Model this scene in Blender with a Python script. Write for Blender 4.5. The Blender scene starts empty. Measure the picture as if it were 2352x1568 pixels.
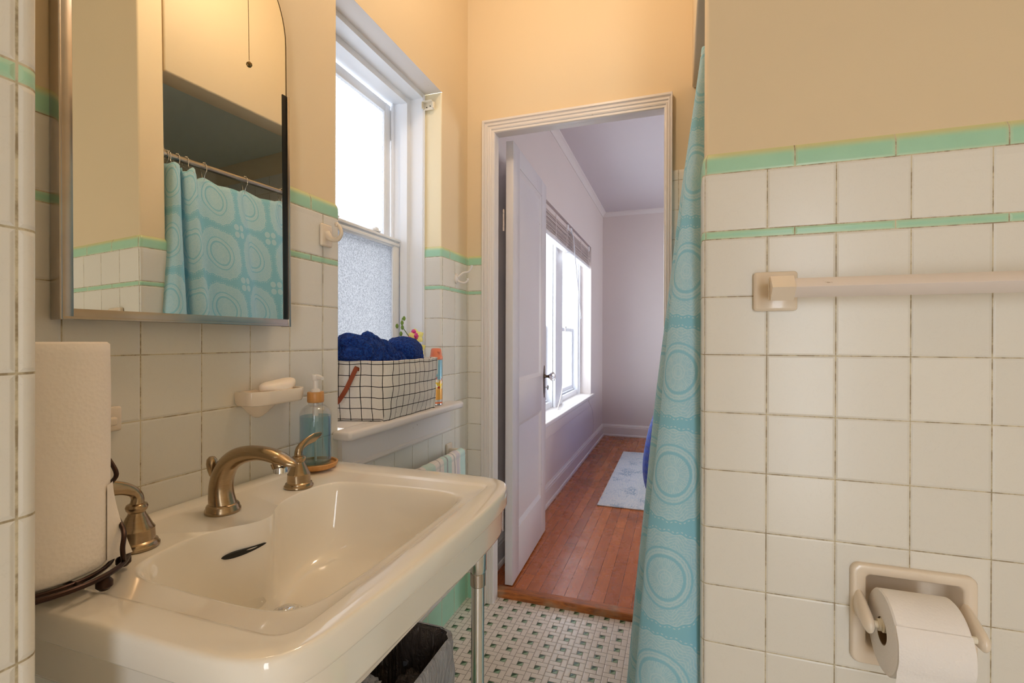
import bpy, bmesh, math, random
from mathutils import Vector, Matrix, noise
random.seed(7)
PI = math.pi
H = 1.116                      # camera height; many heights below are written H + offset from eye level
C = bpy.context.scene.collection
sin, cos = math.sin, math.cos

# ------------------------------------------------------------------ materials
def s2l(c):
    return tuple(((x/12.92) if x <= 0.04045 else ((x+0.055)/1.055)**2.4) for x in c)
def rgb(r, g, b): return s2l((r/255, g/255, b/255)) + (1,)

class NT:
    def __init__(s, name):
        s.m = bpy.data.materials.new(name); s.m.use_nodes = True
        s.t = s.m.node_tree; s.n = s.t.nodes; s.l = s.t.links
        s.b = s.n['Principled BSDF']; s.out = s.n['Material Output']
    def add(s, typ, **k):
        n = s.n.new(typ)
        for a, b in k.items(): setattr(n, a, b)
        return n
    def put(s, sock, v):
        if hasattr(v, 'is_output'): s.l.new(v, sock)
        else:
            try: sock.default_value = v
            except Exception: sock.default_value = tuple(v)[:3]
    def M(s, op, a, b=0.0, c=0.0):
        n = s.add('ShaderNodeMath', operation=op)
        s.put(n.inputs[0], a); s.put(n.inputs[1], b); s.put(n.inputs[2], c)
        return n.outputs[0]
    def mix(s, f, a, b):
        n = s.add('ShaderNodeMix', data_type='RGBA')
        s.put(n.inputs[0], f); s.put(n.inputs[6], a); s.put(n.inputs[7], b)
        return n.outputs[2]
    def step(s, x, a, b):       # smoothstep a..b
        n = s.add('ShaderNodeMapRange', interpolation_type='SMOOTHSTEP')
        s.put(n.inputs[0], x); n.inputs[1].default_value = a; n.inputs[2].default_value = b
        return n.outputs[0]
    def noise(s, vec, scale, detail=2, rough=.5, dist=0):
        n = s.add('ShaderNodeTexNoise')
        if vec is not None: s.l.new(vec, n.inputs['Vector'])
        n.inputs['Scale'].default_value = scale; n.inputs['Detail'].default_value = detail
        n.inputs['Roughness'].default_value = rough; n.inputs['Distortion'].default_value = dist
        return n.outputs['Fac']
    def obj(s): return s.add('ShaderNodeTexCoord').outputs['Object']
    def uv(s): return s.add('ShaderNodeUVMap').outputs['UV']
    def xyz(s, v):
        n = s.add('ShaderNodeSeparateXYZ'); s.l.new(v, n.inputs[0]); return n.outputs
    def comb(s, x, y, z=0.0):
        n = s.add('ShaderNodeCombineXYZ'); s.put(n.inputs[0], x); s.put(n.inputs[1], y); s.put(n.inputs[2], z); return n.outputs[0]
    def scalev(s, v, sc):
        n = s.add('ShaderNodeVectorMath', operation='MULTIPLY'); s.l.new(v, n.inputs[0]); n.inputs[1].default_value = sc
        return n.outputs[0]
    def bump(s, h, strength=.3, dist=.002, prev=None):
        n = s.add('ShaderNodeBump'); s.put(n.inputs['Height'], h)
        n.inputs['Strength'].default_value = strength; n.inputs['Distance'].default_value = dist
        if prev is not None: s.l.new(prev, n.inputs['Normal'])
        s.l.new(n.outputs[0], s.b.inputs['Normal']); return n.outputs[0]
    def base(s, col=None, rough=.5, metal=0, **k):
        if col is not None: s.put(s.b.inputs['Base Color'], col)
        s.put(s.b.inputs['Roughness'], rough); s.b.inputs['Metallic'].default_value = metal
        for a, v in k.items(): s.put(s.b.inputs[a.replace('_', ' ')], v)
        return s

def simple(name, col, rough=.5, metal=0, nscale=0, nstr=.1, ndist=.001, vary=0, **k):
    t = NT(name)
    c = col
    o = t.obj()
    if vary:
        f = t.noise(o, nscale or 8, 4)
        c = t.mix(f, tuple(x*(1-vary) for x in col[:3]) + (1,), tuple(min(1, x*(1+vary)) for x in col[:3]) + (1,))
    t.base(c, rough, metal, **k)
    if nscale: t.bump(t.noise(o, nscale, 3), nstr, ndist)
    return t.m

PITCH = .1115
def tile_mat(name, uoff, voff=H-.0267, green=True, joint=.048, gcol=(150, 135, 108)):
    t = NT(name); x = t.xyz(t.uv()); u, v = x[0], x[1]
    A = lambda a, b=0.0: t.M('ADD', a, b)
    Sb = lambda a, b: t.M('SUBTRACT', a, b)
    def grid(c, off, p):
        a = t.M('DIVIDE', Sb(c, off), p); f = t.M('FRACT', a)
        return t.M('MULTIPLY', t.M('MINIMUM', f, Sb(1.0, f)), p)
    def near(c, val): return t.M('ABSOLUTE', Sb(c, val))
    zb, zt, zc = 1.3123, 1.3278, 1.4385
    gv = grid(v, voff, PITCH); gu = grid(u, uoff, PITCH)
    uj = grid(u, joint, .1549)
    if green:
        above = t.M('GREATER_THAN', v, zb-.001)
        gv = t.M('ADD', gv, t.M('MULTIPLY', above, 1.0))
        low = t.M('LESS_THAN', v, .108)
        gv = t.M('ADD', gv, low)
        for val in (zb, zt, zc, .110): gv = t.M('MINIMUM', gv, near(v, val))
        strip = t.M('MULTIPLY', t.M('GREATER_THAN', v, zb), t.M('LESS_THAN', v, zt))
        cap = t.M('GREATER_THAN', v, zc)
        isj = t.M('MAXIMUM', strip, cap)
        gu = A(t.M('MULTIPLY', isj, uj), t.M('MULTIPLY', Sb(1.0, isj), gu))
        isg = t.M('MAXIMUM', isj, low)
    d = t.M('MINIMUM', gu, gv)
    o = t.obj()
    n1 = t.noise(o, 55, 3); n2 = t.noise(o, 3.1, 2)
    d2 = A(d, t.M('MULTIPLY', Sb(n1, .5), .0006))
    face = t.step(d2, .0006, .0013)
    rim = t.step(d, .0008, .0045)
    # tile to tile colour drift
    idx = t.comb(t.M('FLOOR', t.M('DIVIDE', Sb(u, uoff), PITCH)), t.M('FLOOR', t.M('DIVIDE', Sb(v, voff), PITCH)))
    wn = t.add('ShaderNodeTexWhiteNoise', noise_dimensions='2D'); t.l.new(idx, wn.inputs[0])
    white = t.mix(wn.outputs[0], TILE_A, TILE_B)
    col = white
    if green:
        gr = t.mix(t.noise(o, 18, 2), rgb(156, 206, 178), rgb(172, 218, 190))
        edge = t.step(d, .0015, .007)
        gr = t.mix(edge, rgb(182, 216, 186), gr)
        col = t.mix(isg, white, gr)
        ylw = t.step(v, 1.462, 1.4795)      # yellower towards the top roll of the cap
        col = t.mix(t.M('MULTIPLY', ylw, .75), col, rgb(226, 208, 140))
    grout = t.mix(t.step(t.noise(o, 40, 4, .7), .38, .6), rgb(*gcol), rgb(208, 197, 168))
    col = t.mix(face, grout, col)
    craz = t.noise(t.scalev(o, (1, 1, 1)), 22, 6, .7, 1.5)
    ln = t.step(t.M('ABSOLUTE', Sb(craz, .5)), .0, .006)
    col = t.mix(t.M('MULTIPLY', Sb(1.0, ln), .10), col, rgb(150, 140, 120))
    rough = A(t.M('MULTIPLY', Sb(1.0, face), .5), .29)
    t.base(col, rough, 0)
    b = t.bump(rim, .55, .0016)
    t.bump(t.noise(o, 9, 2), .10, .004, b)
    return t.m

TILE_A, TILE_B = rgb(222, 219, 211), rgb(229, 226, 218)
MT = {}
MT['tile_left'] = tile_mat('left wall tile', .5742)
MT['tile_part'] = tile_mat('partition tile', .1573)
MT['tile_back'] = tile_mat('back wall tile', -.863, joint=-.863)
MT['tile_stub'] = tile_mat('near wall tile', .2287, joint=.2287)
MT['tile_white'] = tile_mat('plain white tile', .0, 1.719, green=False)
def paint(name, col, v=.02):
    t = NT(name); o = t.obj()
    c = t.mix(t.noise(o, 1.7, 3), tuple(x*(1-v) for x in col[:3])+(1,), tuple(x*(1+v) for x in col[:3])+(1,))
    t.base(c, .62, 0, Specular_IOR_Level=.35)
    b = t.bump(t.noise(o, 180, 3), .12, .0008)
    t.bump(t.noise(o, 7, 3), .12, .004, b)
    return t.m
MT['paint'] = paint('peach wall paint', rgb(224, 206, 174))
MT['ceil'] = paint('bathroom ceiling paint', rgb(235, 225, 200))
MT['alcove'] = paint('grey alcove ceiling paint', rgb(228, 236, 230))
MT['lav'] = paint('pale lavender wall paint', rgb(226, 216, 211))
MT['lavceil'] = paint('bedroom ceiling paint', rgb(216, 210, 212))
MT['plaster'] = paint('cream window reveal', rgb(238, 228, 198))
def woodpaint(name, col, chip=True):
    t = NT(name); o = t.obj()
    c = t.mix(t.noise(o, 5, 3), tuple(x*.96 for x in col[:3])+(1,), col)
    if chip:
        n = t.noise(o, 42, 5, .65)
        c = t.mix(t.M('MULTIPLY', t.step(n, .70, .73), .6), c, rgb(150, 135, 115))
    t.base(c, .34)
    t.bump(t.noise(t.scalev(o, (30, 30, 6)), 1.2, 3), .04, .001)
    return t.m
MT['trim'] = woodpaint('white gloss trim paint', rgb(232, 226, 222))
MT['vinyl'] = simple('white window vinyl', rgb(236, 238, 242), .35, nscale=5, nstr=.03)
MT['door'] = woodpaint('white door paint', rgb(224, 220, 222))
def frosted():
    t = NT('frosted glass'); o = t.obj()
    tr = t.add('ShaderNodeBsdfTransparent'); tl = t.add('ShaderNodeBsdfTranslucent'); gl = t.add('ShaderNodeBsdfGlossy')
    n = t.noise(o, 230, 3, .6); big = t.noise(o, 3.0, 2)
    c = t.mix(t.step(n, .38, .62), (.38, .385, .40, 1), (.60, .60, .61, 1))
    t.l.new(c, tr.inputs[0]); t.l.new(c, tl.inputs[0])
    gl.inputs['Roughness'].default_value = .35
    bm_ = t.add('ShaderNodeBump'); bm_.inputs['Strength'].default_value = .5; bm_.inputs['Distance'].default_value = .001
    t.l.new(n, bm_.inputs['Height']); t.l.new(bm_.outputs[0], gl.inputs['Normal']); t.l.new(bm_.outputs[0], tl.inputs['Normal'])
    m1 = t.add('ShaderNodeMixShader'); m1.inputs[0].default_value = .55
    t.l.new(tr.outputs[0], m1.inputs[1]); t.l.new(tl.outputs[0], m1.inputs[2])
    m2 = t.add('ShaderNodeMixShader'); m2.inputs[0].default_value = .06
    t.l.new(m1.outputs[0], m2.inputs[1]); t.l.new(gl.outputs[0], m2.inputs[2])
    t.l.new(m2.outputs[0], t.out.inputs[0]); return t.m
MT['frost'] = frosted()
def clearpane():
    t = NT('clear window glass'); tr = t.add('ShaderNodeBsdfTransparent'); gl = t.add('ShaderNodeBsdfGlossy')
    tr.inputs[0].default_value = (.93, .95, .96, 1); gl.inputs['Roughness'].default_value = .02
    m = t.add('ShaderNodeMixShader'); m.inputs[0].default_value = .07
    t.l.new(tr.outputs[0], m.inputs[1]); t.l.new(gl.outputs[0], m.inputs[2]); t.l.new(m.outputs[0], t.out.inputs[0]); return t.m
MT['pane'] = clearpane()
MT['porcelain'] = NT('white glazed porcelain').base(rgb(240, 234, 223), .09, 0, Coat_Weight=.5, Coat_Roughness=.04).m
MT['ceramic'] = simple('cream glazed ceramic', rgb(232, 218, 200), .22, nscale=14, nstr=.05, Coat_Weight=.3)
def brushed():
    t = NT('brushed bronze nickel'); o = t.obj()
    n = t.noise(t.scalev(o, (1, 1, 6)), 60, 4)
    c = t.mix(n, rgb(158, 136, 108), rgb(182, 162, 134))
    t.base(c, t.M('ADD', t.M('MULTIPLY', n, .05), .21), 1.0); return t.m
MT['nickel'] = brushed()
MT['chrome'] = NT('polished chrome').base(rgb(220, 222, 224), .06, 1.0).m
MT['steel'] = simple('tarnished steel frame', rgb(186, 178, 170), .24, 1.0, nscale=26, nstr=.05, vary=.18)
MT['mirror'] = NT('mirror silvering').base(rgb(238, 240, 232), .0, 1.0).m
MT['edge'] = NT('dark glass edge').base(rgb(92, 80, 56), .25, .6).m
MT['black'] = simple('black edge', rgb(16, 18, 18), .3, nscale=30, nstr=.05)
MT['bronze'] = simple('dark bronze wire', rgb(58, 38, 30), .35, .7, nscale=30, nstr=.1)
MT['enamel'] = simple('white cabinet enamel', rgb(196, 178, 150), .4, nscale=20, nstr=.05)
MT['soap'] = NT('white soap').base(rgb(250, 236, 222), .4, 0, Subsurface_Weight=.25, Subsurface_Radius=(.01, .007, .005)).m
MT['bamboo'] = (lambda t: (t.base(t.mix(t.noise(t.scalev(t.obj(), (40, 40, 4)), 4, 3), rgb(188, 128, 66), rgb(216, 164, 100)), .4), t.m)[1])(NT('bamboo'))
def thinclear(name, col, f=.10, rough=.05):
    t = NT(name); tr = t.add('ShaderNodeBsdfTransparent'); gl = t.add('ShaderNodeBsdfGlossy')
    tr.inputs[0].default_value = col; gl.inputs['Roughness'].default_value = rough
    lw = t.add('ShaderNodeLayerWeight'); lw.inputs[0].default_value = .35
    k = t.M('ADD', t.M('MULTIPLY', lw.outputs['Facing'], .45), f)
    m = t.add('ShaderNodeMixShader'); t.l.new(k, m.inputs[0])
    t.l.new(tr.outputs[0], m.inputs[1]); t.l.new(gl.outputs[0], m.inputs[2]); t.l.new(m.outputs[0], t.out.inputs[0]); return t.m
MT['bottle'] = thinclear('clear bottle plastic', (.97, .97, .97, 1), .04)
MT['liquid'] = thinclear('pale blue liquid soap', rgb(206, 234, 244), .03)
MT['pump'] = NT('frosted pump plastic').base(rgb(238, 234, 230), .3, 0, Transmission_Weight=.08).m
def paper(name, sc, col):
    t = NT(name); o = t.obj()
    vz = t.add('ShaderNodeTexVoronoi'); t.l.new(o, vz.inputs['Vector']); vz.inputs['Scale'].default_value = sc
    t.base(col, .9, 0, Specular_IOR_Level=.1); b = t.bump(vz.outputs['Distance'], .30, .0012)
    t.bump(t.noise(o, sc*3, 2), .2, .0005, b); return t.m
MT['ptowel'] = paper('quilted paper towel', 210, rgb(242, 234, 226))
MT['tpaper'] = paper('embossed toilet paper', 260, rgb(240, 236, 234))
MT['card'] = simple('brown cardboard', rgb(122, 94, 60), .8, nscale=40, nstr=.1, vary=.1)
MT['cream_plastic'] = simple('cream plastic', rgb(236, 228, 210), .35, nscale=9, nstr=.02)
def terry(name, a, b, sc=420):
    t = NT(name); o = t.obj()
    vz = t.add('ShaderNodeTexVoronoi'); t.l.new(o, vz.inputs['Vector']); vz.inputs['Scale'].default_value = sc
    n = t.noise(o, sc*.45, 4, .7)
    c = t.mix(t.step(n, .3, .7), a, b)
    t.base(c, .95, 0, Sheen_Weight=.12, Specular_IOR_Level=.05)
    bb = t.bump(vz.outputs['Distance'], .9, .004); t.bump(n, .8, .006, bb); return t.m
MT['navy'] = terry('navy terry cloth', rgb(8, 32, 104), rgb(36, 84, 178), 300)
MT['quilt'] = None
def basket_mat():
    t = NT('white grid print canvas'); x = t.xyz(t.uv())
    def line(c, p, w):
        f = t.M('FRACT', t.M('DIVIDE', c, p)); d = t.M('MULTIPLY', t.M('MINIMUM', f, t.M('SUBTRACT', 1.0, f)), p)
        return t.step(d, w*.7, w*1.3)
    l = t.M('MULTIPLY', line(x[0], .0325, .0011), line(x[1], .0325, .0011))
    o = t.obj(); w = t.noise(t.scalev(o, (1, 1, 1)), 420, 2)
    c = t.mix(w, rgb(212, 206, 198), rgb(238, 232, 224))
    c = t.mix(l, rgb(14, 14, 18), c)
    t.base(c, .85, 0, Specular_IOR_Level=.1); t.bump(w, .25, .0006); return t.m
MT['canvas'] = basket_mat()
MT['leather'] = simple('brown leather', rgb(140, 62, 24), .5, nscale=90, nstr=.15)
MT['canvas_in'] = simple('plain canvas lining', rgb(214, 206, 196), .9, nscale=200, nstr=.2)
MT['petal'] = simple('yellow green petal', rgb(234, 232, 146), .5, nscale=30, vary=.15)
MT['petal_pink'] = simple('magenta petal', rgb(220, 70, 150), .5, nscale=30, vary=.2)
MT['stem'] = simple('green stem', rgb(120, 150, 60), .5, nscale=30, vary=.2)
MT['pot'] = simple('small white pot', rgb(220, 215, 205), .4, nscale=20)
MT['cap_orange'] = NT('coral plastic cap').base(rgb(240, 136, 98), .3, 0, Coat_Weight=.3).m
def can_label():
    t = NT('printed spray can label'); x = t.xyz(t.obj()); z = x[2]; o = t.obj()
    c = t.mix(t.step(z, .012, .013), rgb(236, 130, 80), rgb(200, 198, 196))
    c = t.mix(t.step(z, .020, .021), c, rgb(240, 176, 84))
    vz = t.add('ShaderNodeTexVoronoi'); t.l.new(o, vz.inputs['Vector']); vz.inputs['Scale'].default_value = 62
    f = t.M('MULTIPLY', t.step(z, .058, .064), t.M('SUBTRACT', 1.0, t.step(z, .100, .108)))
    flower = t.mix(t.step(vz.outputs['Distance'], .30, .36), rgb(205, 60, 42), t.mix(t.step(t.noise(o, 60, 2), .5, .55), rgb(240, 205, 70), rgb(244, 238, 226)))
    c = t.mix(t.step(z, .085, .10), c, rgb(140, 190, 212))
    c = t.mix(t.M('MULTIPLY', f, t.step(t.noise(o, 45, 2), .42, .48)), c, flower)
    w = t.add('ShaderNodeTexWave'); t.l.new(t.scalev(o, (30, 30, 2)), w.inputs['Vector']); w.inputs['Scale'].default_value = 1.0; w.inputs['Distortion'].default_value = 3
    c = t.mix(t.M('MULTIPLY', t.step(z, .11, .12), t.step(w.outputs['Fac'], .5, .8)), c, rgb(206, 216, 222))
    t.base(c, .28, .25); return t.m
MT['label'] = can_label()
MT['can_metal'] = NT('spray can metal').base(rgb(200, 200, 202), .25, 1).m
def dish_towel():
    t = NT('striped dish towel'); x = t.xyz(t.uv()); u, v = x[0], x[1]; o = t.obj()
    def band(c, a, b): return t.M('MULTIPLY', t.step(c, a, a+.002), t.M('SUBTRACT', 1.0, t.step(c, b, b+.002)))
    c = rgb(236, 228, 222)
    for a, b, col in ((-.01, .05, (184, 214, 202)), (.052, .070, (196, 176, 160)), (.085, .125, (196, 224, 214)), (.150, .156, (190, 180, 176)), (.175, .215, (190, 220, 212)), (.190, .196, (150, 145, 150)), (.228, .233, (170, 165, 170)), (.24, .262, (214, 206, 214)), (.268, .30, (188, 226, 220))):
        c = t.mix(t.M('MULTIPLY', band(u, a, b), .85), c, rgb(*col))
    f = t.M('FRACT', t.M('DIVIDE', v, .05)); c = t.mix(t.M('MULTIPLY', t.step(f, .82, .86), .3), c, rgb(180, 200, 196))
    t.base(c, .9, 0, Sheen_Weight=.3); t.bump(t.noise(o, 350, 3), .5, .002); return t.m
MT['dish'] = dish_towel()
MT['bin'] = simple('grey bin plastic', rgb(110, 112, 118), .4, nscale=30, nstr=.05)
def film(name, col, trans, rough):
    t = NT(name); o = t.obj(); n = t.noise(t.scalev(o, (30, 30, 6)), 2, 5, .6, 1.2)
    t.base(t.mix(n, tuple(x*.45 for x in col[:3])+(1,), col), rough)
    t.bump(n, 1.0, .02); return t.m
MT['liner'] = film('grey white bin liner', rgb(206, 206, 210), .3, .3)
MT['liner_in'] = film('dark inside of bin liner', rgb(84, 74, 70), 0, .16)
def curtain_mat():
    t = NT('teal medallion curtain cloth'); x = t.xyz(t.uv()); o = t.obj(); P = .213
    M = t.M
    cu = M('DIVIDE', x[0], P); cv = M('DIVIDE', x[1], P)
    px = M('SUBTRACT', M('FRACT', cu), .5); py = M('SUBTRACT', M('FRACT', cv), .5)
    r = M('SQRT', M('ADD', M('MULTIPLY', px, px), M('MULTIPLY', py, py)))
    th = M('ARCTAN2', py, px)
    qx = M('SUBTRACT', .5, M('ABSOLUTE', px)); qy = M('SUBTRACT', .5, M('ABSOLUTE', py))
    rc = M('SQRT', M('ADD', M('MULTIPLY', M('SUBTRACT', qx, .07), M('SUBTRACT', qx, .07)), M('MULTIPLY', M('SUBTRACT', qy, .07), M('SUBTRACT', qy, .07))))
    def ring(rr, a, w):
        return M('SUBTRACT', 1.0, t.step(M('ABSOLUTE', M('SUBTRACT', rr, a)), w*.5, w))
    petal = M('ABSOLUTE', M('COSINE', M('MULTIPLY', th, 6.0)))
    scal = M('MULTIPLY', M('COSINE', M('MULTIPLY', th, 20.0)), .008)
    edge = M('ADD', .452, M('ADD', scal, M('MULTIPLY', M('COSINE', M('MULTIPLY', th, 4.0)), -.022)))
    inside = M('SUBTRACT', 1.0, t.step(M('SUBTRACT', r, edge), -.004, .004))
    lace = t.add('ShaderNodeTexVoronoi', feature='DISTANCE_TO_EDGE'); t.l.new(t.scalev(t.uv(), (1, 1, 1)), lace.inputs['Vector']); lace.inputs['Scale'].default_value = 95
    ln = M('SUBTRACT', 1.0, t.step(lace.outputs['Distance'], .05, .12))
    inner = M('LESS_THAN', r, .20)
    w2 = M('ADD', M('MULTIPLY', inner, M('SINE', M('MULTIPLY', th, 48.0))), M('MULTIPLY', M('SUBTRACT', 1.0, inner), M('SINE', M('ADD', M('MULTIPLY', r, 210.0), M('MULTIPLY', M('COSINE', M('MULTIPLY', th, 12.0)), 4.5)))))
    finel = t.step(w2, .35, .8)
    white = M('MULTIPLY', inside, .36)
    white = M('ADD', white, M('MULTIPLY', inside, M('MULTIPLY', finel, .30)))
    # petals in the centre
    pr = M('ADD', .13, M('MULTIPLY', petal, .055))
    pin = M('SUBTRACT', 1.0, t.step(M('ABSOLUTE', M('SUBTRACT', r, pr)), .002, .007))
    spoke = M('MULTIPLY', t.step(petal, .0, .22), 1.0)
    spoke = M('MULTIPLY', M('SUBTRACT', 1.0, spoke), M('SUBTRACT', 1.0, t.step(r, .17, .18)))
    lines = M('MAXIMUM', pin, spoke)
    for a, w in ((.045, .007), (.075, .008), (.235, .012), (.262, .006)): lines = M('MAXIMUM', lines, ring(r, a, w))
    lines = M('MAXIMUM', lines, M('SUBTRACT', 1.0, t.step(M('ABSOLUTE', M('SUBTRACT', r, edge)), .003, .008)))
    e2 = M('ADD', edge, .028)
    dots = M('MULTIPLY', M('SUBTRACT', 1.0, t.step(M('ABSOLUTE', M('SUBTRACT', r, e2)), .003, .008)), t.step(M('SINE', M('MULTIPLY', th, 64.0)), -.1, .3))
    lines = M('MAXIMUM', lines, dots)
    corner = M('SUBTRACT', 1.0, t.step(rc, .048, .054))
    lines = M('MAXIMUM', lines, M('MAXIMUM', ring(rc, .05, .009), ring(rc, .022, .007)))
    white = M('MAXIMUM', white, M('MULTIPLY', corner, .5))
    white = M('ADD', white, M('MULTIPLY', ln, M('MULTIPLY', inside, .18)))
    dark = M('MAXIMUM', ring(r, .205, .02), ring(r, .285, .014))     # bolder teal rings
    white = M('MULTIPLY', white, M('SUBTRACT', 1.0, M('MULTIPLY', dark, .9)))
    white = M('MAXIMUM', white, M('MULTIPLY', lines, .78))
    col = t.mix(white, rgb(158, 220, 238), rgb(222, 244, 251))
    t.base(col, .75, 0, Sheen_Weight=.1)
    t.bump(t.noise(t.scalev(t.uv(), (1, 1, 1)), 900, 2), .15, .0004)
    tl = t.add('ShaderNodeBsdfTranslucent'); t.l.new(col, tl.inputs[0])
    m = t.add('ShaderNodeMixShader'); m.inputs[0].default_value = .28
    t.l.new(t.b.outputs[0], m.inputs[1]); t.l.new(tl.outputs[0], m.inputs[2]); t.l.new(m.outputs[0], t.out.inputs[0])
    return t.m
MT['curtain'] = curtain_mat()
def floor_tile():
    t = NT('pinwheel mosaic floor tile'); o = t.obj(); x = t.xyz(o); M = t.M
    P = .0615; ox, oy = -.6356, 1.776
    X = M('DIVIDE', M('SUBTRACT', x[0], ox - P/2), P); Y = M('DIVIDE', M('SUBTRACT', x[1], oy - P/2), P)
    a = M('MULTIPLY', M('FRACT', X), 3.0); b = M('MULTIPLY', M('FRACT', Y), 3.0)
    def seg(c, val, other, lo, hi):      # distance to line c=val while other in lo..hi, big otherwise
        ins = M('MULTIPLY', M('GREATER_THAN', other, lo-.0001), M('LESS_THAN', other, hi+.0001))
        return M('ADD', M('ABSOLUTE', M('SUBTRACT', c, val)), M('MULTIPLY', M('SUBTRACT', 1.0, ins), 9.0))
    ds = [seg(a, 0, b, 0, 3), seg(a, 3, b, 0, 3), seg(b, 0, a, 0, 3), seg(b, 3, a, 0, 3),
          seg(a, 1, b, 1, 3), seg(b, 2, a, 1, 3), seg(a, 2, b, 0, 2), seg(b, 1, a, 0, 2)]
    d = ds[0]
    for e in ds[1:]: d = M('MINIMUM', d, e)
    inside = M('MULTIPLY', M('MULTIPLY', M('GREATER_THAN', a, 1), M('LESS_THAN', a, 2)), M('MULTIPLY', M('GREATER_THAN', b, 1), M('LESS_THAN', b, 2)))
    tri = M('GREATER_THAN', b, a)
    g = t.mix(tri, rgb(150, 176, 146), rgb(58, 84, 58))
    n = t.noise(o, 7, 3)
    wh = t.mix(n, rgb(224, 214, 204), rgb(234, 226, 218))
    col = t.mix(inside, wh, g)
    face = t.step(d, .025, .06)
    col = t.mix(face, t.mix(t.noise(o, 30, 3), rgb(100, 92, 84), rgb(150, 140, 128)), col)
    t.base(col, M('ADD', .22, M('MULTIPLY', M('SUBTRACT', 1.0, face), .5)))
    t.bump(t.step(d, .03, .2), .4, .0008); return t.m
MT['floor'] = floor_tile()
def wood_floor():
    t = NT('worn red oak strip floor'); o = t.obj(); x = t.xyz(o); M = t.M
    W = .056
    k = M('DIVIDE', M('ADD', x[0], .01), W); idx = M('FLOOR', k); f = M('FRACT', k)
    wn0 = t.add('ShaderNodeTexWhiteNoise', noise_dimensions='1D'); t.l.new(idx, wn0.inputs['W'])
    ky = M('ADD', M('DIVIDE', x[1], 2.1), M('MULTIPLY', wn0.outputs[0], 7.0)); fy = M('FRACT', ky)
    wn = t.add('ShaderNodeTexWhiteNoise', noise_dimensions='2D'); t.l.new(t.comb(idx, M('FLOOR', ky)), wn.inputs[0])
    d = M('MULTIPLY', M('MINIMUM', f, M('SUBTRACT', 1.0, f)), W)
    dy = M('MULTIPLY', M('MINIMUM', fy, M('SUBTRACT', 1.0, fy)), 2.1)
    gap = t.step(M('MINIMUM', d, dy), .0003, .0012)
    g = t.noise(t.scalev(o, (60, 5, 1)), 1.6, 5, .6, .8)
    c = t.mix(wn.outputs[0], rgb(160, 84, 36), rgb(192, 108, 50))
    c = t.mix(t.M('MULTIPLY', t.step(g, .35, .8), .4), c, rgb(112, 54, 26))
    big = t.noise(o, 2.2, 4, .6)
    c = t.mix(t.M('MULTIPLY', t.step(big, .52, .75), .55), c, rgb(104, 52, 30))
    c = t.mix(t.M('MULTIPLY', t.step(t.noise(o, 1.3, 3), .55, .75), .45), c, rgb(206, 124, 60))
    sp = t.noise(o, 34, 4, .7); sp2 = t.noise(o, 3.4, 2)
    speck = t.M('MULTIPLY', t.step(sp, .735, .75), t.step(sp2, .45, .6))
    c = t.mix(speck, c, rgb(226, 218, 212))
    c = t.mix(gap, rgb(70, 34, 20), c)
    ro = M('ADD', .13, M('MULTIPLY', t.noise(o, 9, 5, .7), .28))
    t.base(c, ro); b = t.bump(gap, .5, .0012); t.bump(t.noise(t.scalev(o, (22, 3, 1)), 1.5, 2), .25, .003, b); return t.m
MT['oak'] = wood_floor()
def threshold_mat():
    t = NT('worn wooden threshold'); o = t.obj()
    n = t.noise(t.scalev(o, (4, 30, 20)), 3, 5, .7, .6); g = t.noise(o, 9, 3)
    c = t.mix(t.step(n, .35, .7), rgb(190, 112, 54), rgb(126, 70, 36)); c = t.mix(t.M('MULTIPLY', t.step(g, .5, .68), .6), c, rgb(176, 146, 112))
    t.base(c, .45); t.bump(n, .5, .002); return t.m
MT['thresh'] = threshold_mat()
def rug_mat():
    t = NT('distressed pale rug'); o = t.obj(); n = t.noise(t.scalev(o, (1, 1, 1)), 6, 8, .75, .4); m2 = t.noise(t.scalev(o, (40, 8, 1)), 3, 4, .7)
    c = t.mix(t.step(m2, .4, .6), rgb(206, 204, 202), rgb(188, 192, 198))
    c = t.mix(t.M('MULTIPLY', t.M('MULTIPLY', t.step(n, .52, .60), t.step(m2, .42, .5)), .6), c, rgb(112, 134, 158))
    t.base(c, .95); t.bump(t.noise(o, 500, 2), .4, .002); return t.m
MT['rug'] = rug_mat()
def quilt_mat():
    t = NT('royal blue quilted cotton'); x = t.xyz(t.uv()); M = t.M
    def dia(s):
        f = M('FRACT', M('DIVIDE', M('ADD', x[0], M('MULTIPLY', x[1], s)), .09)); return M('MINIMUM', f, M('SUBTRACT', 1.0, f))
    h = t.step(M('MINIMUM', dia(1.0), dia(-1.0)), .0, .2)
    t.base(t.mix(h, rgb(8, 32, 112), rgb(18, 66, 176)), .7, 0, Sheen_Weight=.3); t.bump(h, .9, .02); return t.m
MT['quilt'] = quilt_mat()
MT['sheet'] = simple('white sheet', rgb(232, 232, 238), .8, nscale=12, nstr=.3, ndist=.01)
MT['bedwood'] = simple('dark bed frame', rgb(60, 44, 36), .5, nscale=20)
MT['slat'] = simple('ivory blind slat', rgb(226, 214, 208), .45, nscale=30, nstr=.04, vary=.05)
MT['hingeM'] = simple('painted hinge steel', rgb(206, 192, 184), .4, .3, nscale=60, nstr=.3, vary=.25)
MT['oldbrass'] = simple('aged dark brass', rgb(104, 88, 74), .32, 1.0, nscale=50, nstr=.1, vary=.25)
MT['knobglass'] = NT('clear glass knob').base((1, 1, 1, 1), .02, 0, Transmission_Weight=1.0, IOR=1.5).m
MT['beads'] = NT('brass bead chain').base(rgb(120, 96, 60), .3, 1.0).m
MT['lampglass'] = (lambda t: (t.base(rgb(255, 236, 205), .3, 0, Emission_Color=(1.0, .66, .32, 1), Emission_Strength=14.0), t.m)[1])(NT('lit lamp glass'))
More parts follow.
